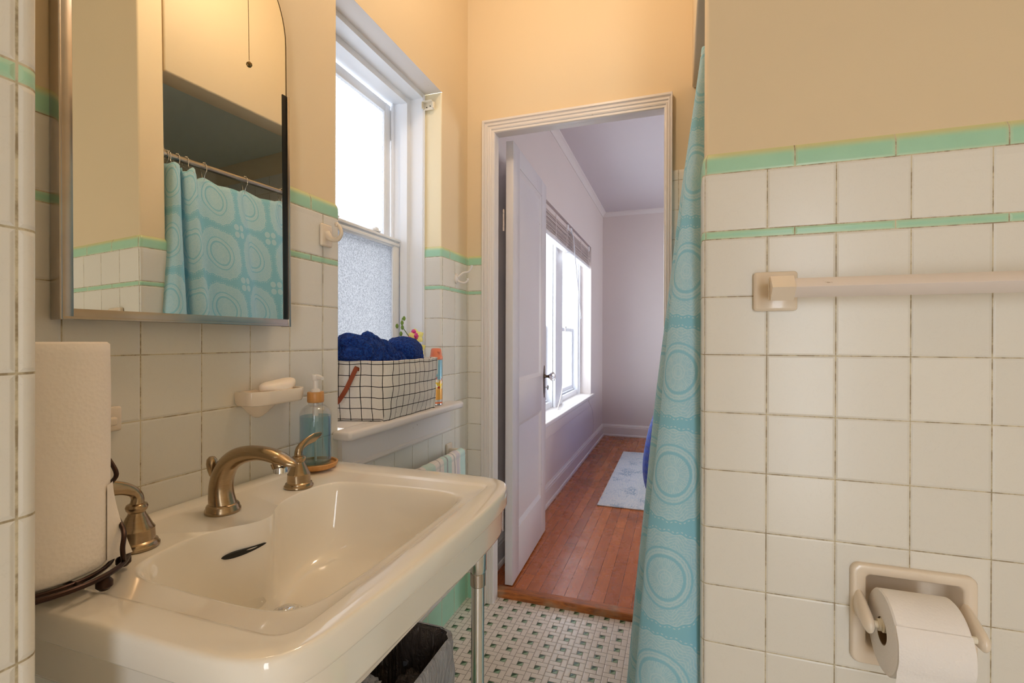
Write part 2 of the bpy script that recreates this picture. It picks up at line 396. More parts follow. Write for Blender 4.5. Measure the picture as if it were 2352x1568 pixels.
def railp():
    t = NT('chipped white rail paint'); o = t.obj(); n = t.noise(t.scalev(o, (26, 60, 60)), 1.2, 5, .7)
    c = t.mix(t.step(n, .69, .71), rgb(224, 214, 208), rgb(168, 152, 134)); t.base(c, .4); t.bump(n, .1, .001); return t.m
MT['railpaint'] = railp()
MT['ground'] = simple('pale outside ground', rgb(205, 205, 200), .9, nscale=2, nstr=.1)

# ------------------------------------------------------------------ mesh helpers
def finish(name, bm, mat, parent=None, angle=35, smooth=True, loc=None):
    bmesh.ops.remove_doubles(bm, verts=bm.verts, dist=1e-6)
    bmesh.ops.recalc_face_normals(bm, faces=bm.faces) if finish.recalc else None
    if smooth:
        for f in bm.faces: f.smooth = True
        ca = math.radians(angle)
        for e in bm.edges:
            if len(e.link_faces) == 2 and e.calc_face_angle(0) > ca: e.smooth = False
    me = bpy.data.meshes.new(name)
    off = Vector(loc) if loc is not None else None
    if off is not None:
        for v in bm.verts: v.co -= off
    bm.to_mesh(me); bm.free()
    for m in (mat if isinstance(mat, (list, tuple)) else [mat]): me.materials.append(m)
    o = bpy.data.objects.new(name, me); C.objects.link(o)
    if off is not None: o.location = off
    if parent is not None:
        o.parent = parent
        if off is None:  # parent-space: keep world coordinates
            o.matrix_parent_inverse = Matrix.Identity(4)
    return o
finish.recalc = True
def B(): return bmesh.new()
def empty(name, loc, label, cat, group=None, rotz=0):
    o = bpy.data.objects.new(name, None); C.objects.link(o); o.location = loc; o.rotation_euler = (0, 0, rotz)
    o.empty_display_size = .05
    tag(o, label, cat, group); return o
def tag(o, label, cat, group=None):
    o['label'] = label; o['category'] = cat
    if group: o['group'] = group
    return o
def struct(o, label=None):
    o['kind'] = 'structure'
    if label: o['label'] = label
    return o
def part(name, bm, mat, root, **k):
    """mesh given in world coordinates, stored relative to root"""
    inv = Matrix.LocRotScale(root.location, root.rotation_euler, None).inverted() if root.parent is None else None
    if root.parent is None:
        bm.transform(inv)
        o = finish(name, bm, mat, **k); o.parent = root
    else:   # root is itself a part: its origin equals the thing's frame
        top = root.parent
        bm.transform(Matrix.LocRotScale(top.location, top.rotation_euler, None).inverted())
        o = finish(name, bm, mat, **k); o.parent = root
    return o
def box(bm, lo, hi, bev=0, seg=2, mi=0):
    r = bmesh.ops.create_cube(bm, size=1)
    vs = r['verts']
    for v in vs:
        v.co = Vector([lo[i] + (v.co[i]+.5)*(hi[i]-lo[i]) for i in range(3)])
    fs = set(f for v in vs for f in v.link_faces)
    for f in fs: f.material_index = mi
    if bev > 0:
        es = list(set(e for v in vs for e in v.link_edges))
        rr = bmesh.ops.bevel(bm, geom=es, offset=bev, segments=seg, affect='EDGES', profile=.5)
        for f in rr['faces']: f.material_index = mi
def bx(lo, hi, bev=0, seg=2):
    bm = B(); box(bm, lo, hi, bev, seg); return bm
def frame_of(d):
    d = d.normalized(); up = Vector((0, 0, 1)) if abs(d.z) < .95 else Vector((1, 0, 0))
    a = d.cross(up).normalized(); return a, a.cross(d).normalized()
def catmull(pts, n):
    P = [Vector(p) for p in pts]; out = []
    for i in range(len(P)-1):
        p0 = P[max(i-1, 0)]; p1 = P[i]; p2 = P[i+1]; p3 = P[min(i+2, len(P)-1)]
        for k in range(n):
            t = k/n
            out.append(.5*((2*p1)+(p2-p0)*t+(2*p0-5*p1+4*p2-p3)*t*t+(3*p1-p0-3*p2+p3)*t**3))
    out.append(P[-1]); return out
def tube(bm, pts, rad, seg=12, cap=True, flat=None, closed=False, mi=0):
    """sweep; rad: float or list; flat: list of (side scale, up scale) per point"""
    P = [Vector(p) for p in pts]; n = len(P); rings = []
    a_prev = None
    for i, p in enumerate(P):
        if closed: d = P[(i+1) % n]-P[i-1]
        else: d = P[min(i+1, n-1)]-P[max(i-1, 0)]
        d.normalize()
        if a_prev is None: a, b = frame_of(d)
        else:
            a = (a_prev - d*a_prev.dot(d)).normalized(); b = a.cross(d).normalized()
        a_prev = a
        r = rad[i] if isinstance(rad, (list, tuple)) else rad
        fa, fb = flat[i] if flat else (1, 1)
        rings.append([bm.verts.new(p + a*cos(2*PI*k/seg)*r*fa + b*sin(2*PI*k/seg)*r*fb) for k in range(seg)])
    m = n if closed else n-1
    for i in range(m):
        A, Bq = rings[i], rings[(i+1) % n]
        for k in range(seg):
            f = bm.faces.new((A[k], A[(k+1) % seg], Bq[(k+1) % seg], Bq[k])); f.material_index = mi
    if cap and not closed:
        for R in (rings[0][::-1], rings[-1]):
            f = bm.faces.new(R); f.material_index = mi
def lathe(bm, prof, c=(0, 0, 0), seg=32, axis='Z', sx=1, sy=1):
    rings = []; c = Vector(c)
    def pos(r, z, t):
        x, y = r*cos(t)*sx, r*sin(t)*sy
        if axis == 'Z': v = Vector((x, y, z))
        elif axis == 'X': v = Vector((z, x, y))
        else: v = Vector((x, z, y))
        return c+v
    for r, z in prof:
        if r < 1e-6: rings.append([bm.verts.new(pos(0, z, 0))])
        else: rings.append([bm.verts.new(pos(r, z, 2*PI*k/seg)) for k in range(seg)])
    for A, Bq in zip(rings, rings[1:]):
        for k in range(seg):
            k2 = (k+1) % seg
            if len(A) == 1 and len(Bq) == 1: continue
            if len(A) == 1: bm.faces.new((A[0], Bq[k], Bq[k2]))
            elif len(Bq) == 1: bm.faces.new((A[k], A[k2], Bq[0]))
            else: bm.faces.new((A[k], A[k2], Bq[k2], Bq[k]))
def prism(bm, poly, axis, a, b, mi=0):
    """closed 2D polygon extruded along axis from a to b"""
    def P(p, t): return {'X': (t, p[0], p[1]), 'Y': (p[0], t, p[1]), 'Z': (p[0], p[1], t)}[axis]
    A = [bm.verts.new(P(p, a)) for p in poly]; D = [bm.verts.new(P(p, b)) for p in poly]
    fs = [bm.faces.new(A), bm.faces.new(D[::-1])]
    for i in range(len(poly)):
        j = (i+1) % len(poly); fs.append(bm.faces.new((A[i], D[i], D[j], A[j])))
    for f in fs: f.material_index = mi
def loft(bm, rings, close=True, capa=False, capb=False, uvs=None):
    R = [[bm.verts.new(p) for p in r] for r in rings]
    n = len(R[0]); lay = bm.loops.layers.uv.verify() if uvs else None
    for i in range(len(R)-1):
        for k in range(n if close else n-1):
            k2 = (k+1) % n
            f = bm.faces.new((R[i][k], R[i][k2], R[i+1][k2], R[i+1][k]))
            if uvs:
                kk = k+1
                for lp, (a, b) in zip(f.loops, ((i, k), (i, kk), (i+1, kk), (i+1, k))): lp[lay].uv = uvs(a, b)
    if capa: bm.faces.new(R[0][::-1])
    if capb: bm.faces.new(R[-1])
    return R

def wall_sweep(name, path, prof, mats, uref, parent=None, skip=None, label=None, fseg=7):
    """path [(x,y,fillet,outward u value or None)], prof [(inset,z,mat)], room lies right of travel; UV = metres"""
    pts = []     # x,y,u
    n = len(path); cum = [0.0]
    for i in range(1, n): cum.append(cum[-1]+math.dist(path[i][:2], path[i-1][:2]))
    i0, u0 = uref; cum = [c-cum[i0]+u0 for c in cum]
    for i, p in enumerate(path):
        r = p[2] if len(p) > 2 else 0
        if r and 0 < i < n-1:
            a = Vector(path[i-1][:2])-Vector(p[:2]); b = Vector(path[i+1][:2])-Vector(p[:2]); a.normalize(); b.normalize()
            ctr = Vector(p[:2])+a*r+b*r
            for k in range(fseg+1):
                t = k/fseg*PI/2
                q = ctr - b*r*cos(t) - a*r*sin(t)
                pts.append((q.x, q.y, cum[i]-r+2*r*k/fseg))
        else: pts.append((p[0], p[1], cum[i]))
    m = len(pts); nor = []
    for i in range(m):
        acc = Vector((0, 0))
        segs = []
        if i > 0: segs.append(Vector(pts[i][:2])-Vector(pts[i-1][:2]))
        if i < m-1: segs.append(Vector(pts[i+1][:2])-Vector(pts[i][:2]))
        ns = [Vector((s.y, -s.x)).normalized() for s in segs if s.length > 1e-9]
        for q in ns: acc += q
        acc.normalize(); k = max(.3, acc.dot(ns[0])); nor.append(acc/k)
    bm = B(); lay = bm.loops.layers.uv.new('UVMap')
    G = [[bm.verts.new((x-nv.x*ins, y-nv.y*ins, z)) for (x, y, u), nv in zip(pts, nor)] for ins, z, mi in prof]
    for j in range(len(prof)-1):
        for i in range(m-1):
            uc = (pts[i][2]+pts[i+1][2])/2; zc = (prof[j][1]+prof[j+1][1])/2
            if skip and skip(uc, zc): continue
            f = bm.faces.new((G[j][i], G[j][i+1], G[j+1][i+1], G[j+1][i])); f.material_index = prof[j][2]
            for lp, (a, b) in zip(f.loops, ((j, i), (j, i+1), (j+1, i+1), (j+1, i))):
                lp[lay].uv = (pts[b][2], prof[a][1])
    finish.recalc = False
    for f in bm.faces: f.smooth = True
    for e in bm.edges:
        if len(e.link_faces) == 2 and e.calc_face_angle(0) > math.radians(30): e.smooth = False
    me = bpy.data.meshes.new(name); bm.to_mesh(me); bm.free()
    for mm in mats: me.materials.append(mm)
    o = bpy.data.objects.new(name, me); C.objects.link(o); finish.recalc = True
    struct(o, label)
    if parent: o.parent = parent
    return o
def join(objs, name):
    """merge already linked mesh objects into the first (no bpy.ops)"""
    bm = B(); base = objs[0]; mats = []
    for o in objs:
        tmp = bmesh.new(); tmp.from_mesh(o.data)
        mp = []
        for m in o.data.materials:
            if m not in mats: mats.append(m)
            mp.append(mats.index(m))
        for f in tmp.faces: f.material_index = mp[f.material_index]
        me = bpy.data.meshes.new('t'); tmp.to_mesh(me); tmp.free(); bm.from_mesh(me); bpy.data.meshes.remove(me)
    me = bpy.data.meshes.new(name); bm.to_mesh(me); bm.free()
    for m in mats: me.materials.append(m)
    base.data = me; base.name = name
    for o in objs[1:]: bpy.data.objects.remove(o)
    return base

CEIL = 2.76
CAP = [(0, 1.4385, 0), (0, 1.460, 0), (.0006, 1.467, 0), (.0025, 1.473, 0), (.0058, 1.4775, 0), (.0068, 1.480, 1)]
FULL = [(0, 0, 0), (0, .11, 0)] + CAP + [(.0068, CEIL, 1)]
XL = -.863; YB = 1.926; YP = 1.0166
SILL = H-.24

# ------------------------------------------------------------------ room shell
mats = [MT['tile_left'], MT['paint'], MT['plaster']]
a = wall_sweep('wall_left', [(XL, .245), (XL, YB)], [(0, 0, 0), (0, .11, 0), (0, SILL-.01, 0)], mats, (0, .245))
PR = [(0, SILL-.01, 0)] + CAP + [(.0068, 2.076, 1)]
b = wall_sweep('w', [(XL, .245), (XL, 1.087, .013), (-.945, 1.087)], PR, mats, (1, 1.087))
c = wall_sweep('w', [(-.945, 1.684), (XL, 1.684, .013), (XL, YB+.012)], [(i_, z_, (2 if m_ == 1 else m_)) for i_, z_, m_ in PR], mats, (1, 1.684))
# paint on the room side of the right jamb is the peach wall, the reveal is cream
me = c.data
for f in me.polygons:
    if f.material_index == 2 and abs(f.normal.x) > .72: f.material_index = 1
d = wall_sweep('w', [(XL, .245), (XL, YB+.012)], [(.0068, 2.076, 1), (.0068, CEIL, 1)], mats, (0, .245))
bm = B(); vs = [bm.verts.new(v) for v in ((XL-.0068, 1.08, 2.076), (XL-.0068, 1.69, 2.076), (-.945, 1.69, 2.076), (-.945, 1.08, 2.076))]
bm.faces.new(vs); finish.recalc = False
e = finish('w', bm, [MT['trim']]); finish.recalc = True
join([a, b, c, d, e], 'wall_left')
wall_sweep('wall_near_left', [(-.48, -1.5), (-.48, .245, .013), (XL, .245)], FULL, [MT['tile_stub'], MT['paint']], (1, .245))
# partition with toilet paper recess
HX0, HX1, HZ0, HZ1 = .310, .457, H-.541, H-.405
def skip(u, z): return False
prof = [(0, 0, 0), (0, .11, 0), (0, HZ0, 0), (0, HZ1, 0)] + CAP + [(.0068, CEIL, 1)]
xc = .0438
def uP(x): return x
pth = [(1.25, 1.11), (xc+.0, 1.11, .013), (xc, YP, .013), (HX0, YP), (HX1, YP), (1.25, YP)]
pth = pth[::-1]
# travel from +X to -X along the face would put the room on the wrong side, so the face is walked +X and the end separately
pth = [(1.25, 1.11), (xc, 1.11, .013), (xc, YP, .013), (HX0, YP), (HX1, YP), (1.25, YP)]
wall_sweep('wall_right', pth, prof, [MT['tile_part'], MT['paint']], (2, .0438), skip=lambda u, z: HX0 < u < HX1 and HZ0 < z < HZ1)

# back wall: tiled strips left and right of the door, paint above
oA = wall_sweep('wall_back', [(XL, YB), (-.752, YB, .014), (-.752, 1.95)], [p for p in FULL[:-1]], [MT['tile_back'], MT['paint']], (0, XL))
wprof = [(0, 0, 0), (0, 1.745, 0), (.0006, 1.751, 0), (.003, 1.757, 0), (.0068, 1.760, 0)]
oB = wall_sweep('w', [(-.042, 1.95), (-.042, YB, .010), (.13, YB)], wprof, [MT['tile_white'], MT['paint']], (1, -.042))
oC = wall_sweep('w', [(.13, YB), (1.0, YB), (1.0, 1.11)], [(0, 0, 0), (0, 2.03, 0), (.004, 2.034, 1), (.0068, 2.15, 1)], [MT['tile_white'], MT['paint']], (0, .13))
YW = YB+.0068
bm = B()
def quad(bm, pts, mi=0):
    f = bm.faces.new([bm.verts.new(p) for p in pts]); f.material_index = mi
quad(bm, [(XL-.0068, YW, 1.47), (-.76, YW, 1.47), (-.76, YW, 2.02), (XL-.0068, YW, 2.02)])
quad(bm, [(-.76, YW, 0), (-.745, YW, 0), (-.745, YW, 2.02), (-.76, YW, 2.02)])
quad(bm, [(XL-.0068, YW, 2.02), (1.25, YW, 2.02), (1.25, YW, CEIL), (XL-.0068, YW, CEIL)])
quad(bm, [(-.048, YW, 0), (.2, YW, 0), (.2, YW, 2.02), (-.048, YW, 2.02)])
finish.recalc = False; oD = finish('w', bm, [MT['paint']]); finish.recalc = True
join([oA, oB, oC, oD], 'wall_back')
# header over the shower opening and the alcove ceiling
bm = bx((.046, 1.105, 2.061), (.141, 1.94, CEIL+.01), .006, 3)
struct(finish('trim_1', bm, MT['paint']), 'painted header over the shower opening')
bm = bx((.135, 1.105, 2.15), (1.01, 1.94, 2.19)); struct(finish('ceiling_alcove', bm, MT['alcove']))
bm = bx((-1.0, -1.6, CEIL), (1.3, 2.0, CEIL+.05)); struct(finish('ceiling', bm, MT['ceil']))
bm = bx((-.90, -1.6, -.06), (1.3, 1.98, 0)); struct(finish('floor', bm, MT['floor']))
bm = bx((1.25, -1.6, 0), (1.3, 1.05, CEIL)); struct(finish('wall_far_right', bm, MT['paint']))

# door casing and jamb
def section(path_l, path_t, path_r, sec, y, wr):
    bm = B(); rings = []
    for w, h in sec:
        rings.append([(path_l-w, y-h, .0), (path_l-w, y-h, path_t+w), (path_r+w*wr, y-h, path_t+w), (path_r+w*wr, y-h, .0)])
    R = [[bm.verts.new(p) for p in r] for r in rings]
    for i in range(len(R)-1):
        for k in range(3): bm.faces.new((R[i][k], R[i][k+1], R[i+1][k+1], R[i+1][k]))
    return bm
sec = [(0, -.011), (0, .008), (.003, .012), (.012, .012), (.013, .015), (.018, .017), (.021, .013), (.028, .013), (.030, .018), (.036, .019), (.038, .014), (.043, .014), (.045, .021), (.053, .021), (.055, .018), (.055, -.02)]
DL, DR, DT = -.737, -.053, 1.992
dcase = struct(finish('door_1', section(DL, DT, DR, sec, YB, .55), MT['trim'], angle=25), 'white moulded door casing')
bm = B(); box(bm, (-.757, YB+.010, 0), (DL, 1.966, DT+.03)); box(bm, (DR, YB+.010, 0), (DR+.05, 2.03, DT+.03)); box(bm, (-.757, YB+.010, DT), (DR+.05, 1.966, DT+.04)); box(bm, (-.80, 1.962, 0), (-.757, 2.010, DT+.04)); box(bm, (-.80, 1.962, DT+.018), (DR+.05, 2.010, DT+.05))
o = finish('door_jamb', bm, MT['trim']); o.parent = dcase
bm = bx((-.757, 1.972, -.02), (DR+.03, 2.022, .030), .006, 3)
struct(finish('trim_2', bm, MT['thresh']), 'worn wooden threshold in the doorway')

# bedroom shell
BX, BY, BC, BF = -.83, 5.65, H+1.47, .022
bm = B()
def wallbox(bm, lo, hi, mi=0): box(bm, lo, hi, 0, 2, mi)
WY0, WY1, WZ0, WZ1 = 2.95, 4.87, H-.535, H+.935
wallbox(bm, (BX-.35, 2.012, -.05), (BX, WY0, BC)); wallbox(bm, (BX-.35, WY1, -.05), (BX, BY+.1, BC))
wallbox(bm, (BX-.35, WY0, -.05), (BX, WY1, WZ0-.03)); wallbox(bm, (BX-.35, WY0, WZ1), (BX, WY1, BC))
struct(finish('wall_bedroom_left', bm, MT['lav'], smooth=False))
bm = bx((BX-.35, BY, -.05), (3.4, BY+.1, BC)); struct(finish('wall_bedroom_back', bm, MT['lav']))
bm = B(); wallbox(bm, (XL-.1, 1.99, 0), (-.80, 2.012, BC)); wallbox(bm, (-.80, 1.99, DT+.05), (-.0, 2.012, BC)); wallbox(bm, (-.0, 1.96, 0), (3.4, 2.012, BC))
struct(finish('wall_bedroom_front', bm, MT['lav'], smooth=False))
bm = bx((BX-.35, 1.99, BC), (3.4, BY+.1, BC+.05)); struct(finish('ceiling_bedroom', bm, MT['lavceil']))
bm = bx((BX-.05, 2.015, -.05), (3.4, BY+.05, BF)); struct(finish('floor_bedroom', bm, MT['oak']))
bm = B(); wallbox(bm, (3.4, 1.99, 0), (3.5, 3.6, BC)); wallbox(bm, (3.4, 4.9, 0), (3.5, BY+.1, BC)); wallbox(bm, (3.4, 2.9, 0), (3.5, 4.9, .6)); wallbox(bm, (3.4, 2.9, 2.1), (3.5, 4.9, BC))
struct(finish('wall_bedroom_right', bm, MT['lav'], smooth=False))
def baseb(name, prof_pts, axis, a, b, flipx=None):
    bm = B(); prism(bm, prof_pts, axis, a, b); return struct(finish(name, bm, MT['trim'], angle=20))
bp = [(0, 0), (.026, 0), (.026, .012), (.022, .020), (.016, .022), (.016, .100), (.013, .108), (.013, .116), (.008, .122), (.004, .134), (0, .134)]
baseb('baseboard_left', [(BX+x, BF+z) for x, z in bp], 'Y', 2.012, BY)
baseb('baseboard_back', [(BY-x, BF+z) for x, z in bp], 'X', BX, 3.4)
cv = [(0, 0), (0, -.045), (.006, -.045), (.008, -.038), (.016, -.024), (.03, -.012), (.040, -.008), (.042, 0)]
baseb('trim_3', [(BX+x, BC+z) for x, z in cv], 'Y', 2.012, BY)
baseb('trim_4', [(BY-x, BC+z) for x, z in cv], 'X', BX, 3.4)

# ------------------------------------------------------------------ bedroom window
w1 = None
def sash(bm, x0, x1, y0, y1, z0, z1, st, rb, rt):
    box(bm, (x0, y0, z0), (x1, y0+st, z1), .003); box(bm, (x0, y1-st, z0), (x1, y1, z1), .003)
    box(bm, (x0-.001, y0+st-.002, z0), (x1-.001, y1-st+.002, z0+rb), .003); box(bm, (x0-.001, y0+st-.002, z1-rt), (x1-.001, y1-st+.002, z1), .003)
bm = B()
XO = BX-.172         # plane of the sashes
box(bm, (BX-.30, WY0, WZ0-.02), (BX-.105, WY0+.045, WZ1)); box(bm, (BX-.30, WY1-.045, WZ0-.02), (BX-.105, WY1, WZ1))
box(bm, (BX-.30, WY0, WZ1-.04), (BX-.105, WY1, WZ1))
box(bm, (BX-.30, 3.79, WZ0-.02), (BX-.105, 4.00, WZ1))
box(bm, (BX-.118, 3.775, WZ0-.02), (BX-.095, 4.015, WZ1), .003)
for y0, y1 in ((WY0+.045, 3.79), (4.00, WY1-.045)):
    box(bm, (BX-.20, y0, WZ0-.02), (BX-.12, y0+.022, WZ1-.04)); box(bm, (BX-.20, y1-.022, WZ0-.02), (BX-.12, y1, WZ1-.04))
    box(bm, (BX-.215, y0, WZ0), (BX-.13, y1, WZ0+.045))
fr = struct(finish('window_1', bm, MT['vinyl'], angle=30), 'white double-hung bedroom window pair')
for y0, y1 in ((WY0+.067, 3.768), (4.022, WY1-.067)):
    for nm, xs, z0, z1, rb in (('lower_sash', XO, WZ0+.045, 1.235, .05), ('upper_sash', XO-.035, 1.205, WZ1-.04, .035)):
        bm = B(); sash(bm, xs-.030, xs, y0, y1, z0, z1, .042, rb, .035)
        if nm == 'lower_sash': box(bm, (xs-.002, y0+.01, z0+.006), (xs+.016, y1-.01, z0+.016), .003); box(bm, (xs, (y0+y1)/2-.03, z1-.004), (xs+.02, (y0+y1)/2+.03, z1+.012), .004)
        s_ = finish(nm, bm, MT['vinyl'], angle=30); s_.parent = fr
        bm = bx((xs-.018, y0+.03, z0+.03), (xs-.014, y1-.03, z1-.03)); g_ = finish('pane', bm, MT['pane']); g_.parent = s_
bm = B(); box(bm, (BX-.22, WY0+.002, WZ0-.03), (BX+.0, WY1-.002, WZ0)); box(bm, (BX-.001, WY0-.05, WZ0-.03), (BX+.032, WY1+.05, WZ0), .006, 3)
s_ = finish('window_stool', bm, MT['trim']); s_.parent = fr
bm = bx((BX, WY0-.02, WZ0-.115), (BX+.012, WY1+.02, WZ0-.03), .003); s_ = finish('window_apron', bm, MT['lav']); s_.parent = fr

# blinds, raised
def blind(y0, y1, label, wand):
    r = empty('window_blind', (BX-.03, y0, WZ1-.02), label, 'blind', 'raised blinds in the bedroom window')
    zt = H+.925
    bm = bx((BX-.062, y0, zt-.035), (BX-.012, y1, zt), .004); part('headrail', bm, MT['slat'], r)
    bm = B(); n = 17
    for k in range(n):
        z = zt-.044-k*.0078; dx = random.uniform(-.004, .004); tl = random.uniform(-.004, .006)
        p = [(BX-.062+dx, z-.001+tl), (BX-.036+dx, z+.002+tl*.5), (BX-.010+dx, z-.002), (BX-.010+dx, z-.0045), (BX-.036+dx, z-.001+tl*.5), (BX-.062+dx, z-.004+tl)]
        prism(bm, p, 'Y', y0+.004+random.uniform(0, .004), y1-.004-random.uniform(0, .006))
    s_ = part('slat_stack', bm, MT['slat'], r, angle=60)
    zb = zt-.044-n*.0078
    bm = bx((BX-.062, y0+.002, zb-.028), (BX-.010, y1-.002, zb-.004), .005, 3); part('bottom_rail', bm, MT['vinyl'], r)
    for f in (.12, .5, .88):
        y = y0+(y1-y0)*f; part('ladder_tape', bx((BX-.0095, y-.006, zb-.01), (BX-.008, y+.006, zt-.01)), MT['slat'], r)
    for f in (.06, .94):
        y = y0+(y1-y0)*f; part('bracket', bx((BX-.066, y-.02, zt-.038), (BX-.006, y+.02, zt+.004), .004), MT['vinyl'], r)
    if wand:
        bm = B(); tube(bm, [(BX-.004, y0+.02, zt-.03), (BX+.004, y0+.06, zt-.06), (BX+.03, y0+.285, H+.19)], .0045, 8); part('tilt_wand', bm, MT['vinyl'], r)
        bm = B(); tube(bm, catmull([(BX-.004, y1-.10, zt-.03), (BX-.004, y1-.10, 1.5), (BX-.01, y1-.09, 1.0), (BX-.02, y1-.07, WZ0+.02)], 8), .0012, 5); part('lift_cord', bm, MT['slat'], r)
    else:
        bm = B(); P_ = catmull([(BX-.03, y1-.06, zt-.05), (BX-.03, y1-.07, 1.6), (BX-.025, y1-.10, 1.1), (BX-.03, y1-.16, .75), (BX-.05, y1-.24, WZ0+.004)], 8)
        tube(bm, P_, .003, 6); tube(bm, [p+Vector((.004, -.012, 0)) for p in P_], .003, 6); part('lift_cord', bm, MT['slat'], r)
    return r
blind(2.965, 3.895, 'ivory slatted blind raised over the near half of the bedroom window, cord hanging', False)
blind(3.905, 4.855, 'ivory slatted blind raised over the far half of the bedroom window, wand hanging', True)
# small cable nub under the bedroom stool
r = empty('cable_outlet', (BX+.006, 4.69, H-.575), 'tiny white cable outlet with a thin wire under the bedroom window stool', 'outlet')
bm = bx((BX+.0, 4.675, H-.60), (BX+.016, 4.705, H-.555), .003); part('outlet_body', bm, MT['cream_plastic'], r)
bm = B(); lathe(bm, [(0, .017), (.006, .017), (.006, .0)], (BX, 4.69, H-.567), 10, 'X'); part('socket_hole', bm, MT['black'], r)
bm = B(); tube(bm, catmull([(BX+.012, 4.70, H-.60), (BX+.03, 4.80, H-.70), (BX+.018, 4.92, H-.85), (BX+.006, 4.97, .16)], 8), .0014, 5); part('wire', bm, MT['slat'], r)

# ------------------------------------------------------------------ door leaf
hx, hy = -.708, 2.028
ang = math.atan2(.025, .65)      # swung a little past square
door = bpy.data.objects.new('door_2', None); C.objects.link(door); door.location = (hx, hy, .030); door.rotation_euler = (0, 0, ang)
door['kind'] = 'structure'; door['label'] = 'white two-panel door swung open into the bedroom'
LW, TH, DH = .66, .0175, 1.968
def dl(bm): 
    bm.transform(Matrix.LocRotScale(door.location, door.rotation_euler, None)); return bm
bm = B(); zP = [(.224, .702), (.893, 1.880)]; st = .105
box(bm, (-TH, 0, 0), (TH, st, DH), .0025); box(bm, (-TH, LW-st, 0), (TH, LW, DH), .0025)
for z0, z1 in ((0, zP[0][0]), (zP[0][1], zP[1][0]), (zP[1][1], DH)): box(bm, (-TH+.0002, st-.003, z0), (TH-.0002, LW-st+.003, z1), .0012)
part('door_leaf', dl(bm), MT['door'], door)
for z0, z1 in zP:
    bm = B(); box(bm, (-.006, st-.005, z0-.005), (.006, LW-st+.005, z1+.005))
    for s_ in (-1, 1):     # sloping sticking around the panel
        x0, x1 = s_*(TH-.003), s_*.0055
        o4 = [(x0, st, z0), (x0, LW-st, z0), (x0, LW-st, z1), (x0, st, z1)]; i4 = [(x1, st+.020, z0+.020), (x1, LW-st-.020, z0+.020), (x1, LW-st-.020, z1-.020), (x1, st+.020, z1-.020)]
        A_ = [bm.verts.new(p) for p in o4]; B_ = [bm.verts.new(p) for p in i4]
        for k in range(4): bm.faces.new((A_[k], A_[(k+1) % 4], B_[(k+1) % 4], B_[k]))
    finish.recalc = False; part('door_panel', dl(bm), MT['door'], door, smooth=False); finish.recalc = True
zk = .884
def esc(side):
    bm = B(); pl = []
    for i in range(24):
        t = 2*PI*i/24; yy = .017*cos(t)*(1 if abs(sin(t)) < .75 else .75); zz = .088*sin(t)*(1+.03*cos(4*t)); pl.append((LW-.045+yy, zk-.03+zz))
    a_, b_ = sorted((side*TH, side*(TH+.003))); prism(bm, pl, 'X', a_, b_); return bm
for s_ in (1, -1):
    p_ = part('escutcheon', dl(esc(s_)), MT['oldbrass'], door)
    bm = B(); lathe(bm, [(0, 0), (.012, 0), (.012, .006), (.0075, .010), (.0075, .024), (.013, .030), (.013, .034), (0, .034)], (0, 0, 0), 20, 'X')
    bm.transform(Matrix.Translation((s_*TH, LW-.045, zk)) @ Matrix.Diagonal((s_, 1, 1, 1))); part('knob_shank', dl(bm), MT['oldbrass'], door)
    bm = B(); lathe(bm, [(0, .033), (.013, .033), (.0235, .040), (.026, .048), (.0235, .058), (.015, .063), (0, .063)], (0, 0, 0), 12, 'X')
    bm.transform(Matrix.Translation((s_*TH, LW-.045, zk)) @ Matrix.Diagonal((s_, 1, 1, 1))); part('door_knob', dl(bm), MT['knobglass'], door, angle=10)
bm = B(); tube(bm, [(TH+.004, LW-.045, zk-.062), (TH+.018, LW-.045, zk-.062)], .003, 8)
tube(bm, [(TH+.022, LW-.045+.011*cos(t), zk-.062+.011*sin(t)) for t in [2*PI*k/16 for k in range(16)]], .0028, 8, closed=True)
part('key', dl(bm), MT['chrome'], door)
for zz in (.24, 1.57):
    bm = B(); lathe(bm, [(0, 0), (.0045, 0), (.0045, .016), (.0035, .017), (.0035, .018), (.0045, .019), (.0045, .036), (.0035, .037), (.0035, .038), (.0045, .039), (.0045, .056), (.0035, .057), (.0035, .058), (.0045, .059), (.0045, .076), (.0035, .077), (.0035, .078), (.0045, .079), (.0045, .092), (.003, .096), (0, .099)], (-TH-.009, -.004, zz), 12)
    part('hinge', dl(bm), MT['hingeM'], door, angle=30)

# ------------------------------------------------------------------ bathroom window
bm = B(); X0 = -.945
wy0, wy1 = 1.112, 1.684
SZ = SILL
for ya, yb, s_ in ((1.10, 1.675, 1),):
    pass
# jamb liner (near and far side), stop, side channel, head
def jambs(bm, x0, x1, ya, yb, th, z1=2.06):
    box(bm, (x0, ya-.05, SZ-.02), (x1, ya, z1)); box(bm, (x0, yb, SZ-.02), (x1, yb+.05, z1)); box(bm, (x0, ya-.05, z1), (x1, yb+.05, z1+.05))
jambs(bm, -1.010, -.943, 1.096, 1.675, .05, 2.058)
box(bm, (-.949, 1.684, SZ), (-.938, 1.678, 2.07), .0)
jambs(bm, -1.030, -1.000, 1.118, 1.653, .05, 2.036)
jambs(bm, -1.140, -1.028, 1.105, 1.666, .05, 2.046)
box(bm, (-1.072, 1.105, SZ), (-1.064, 1.120, 2.046), .001); box(bm, (-1.072, 1.651, SZ), (-1.064, 1.666, 2.046), .001)
for y_ in (1.112, 1.659):
    lathe(bm, [(0, 1.90), (.008, 1.90), (.008, 2.02), (0, 2.02)], (-1.080, y_, 0), 12)
wb = struct(finish('window_2', bm, MT['vinyl'], angle=30), 'frosted double-hung bathroom window')
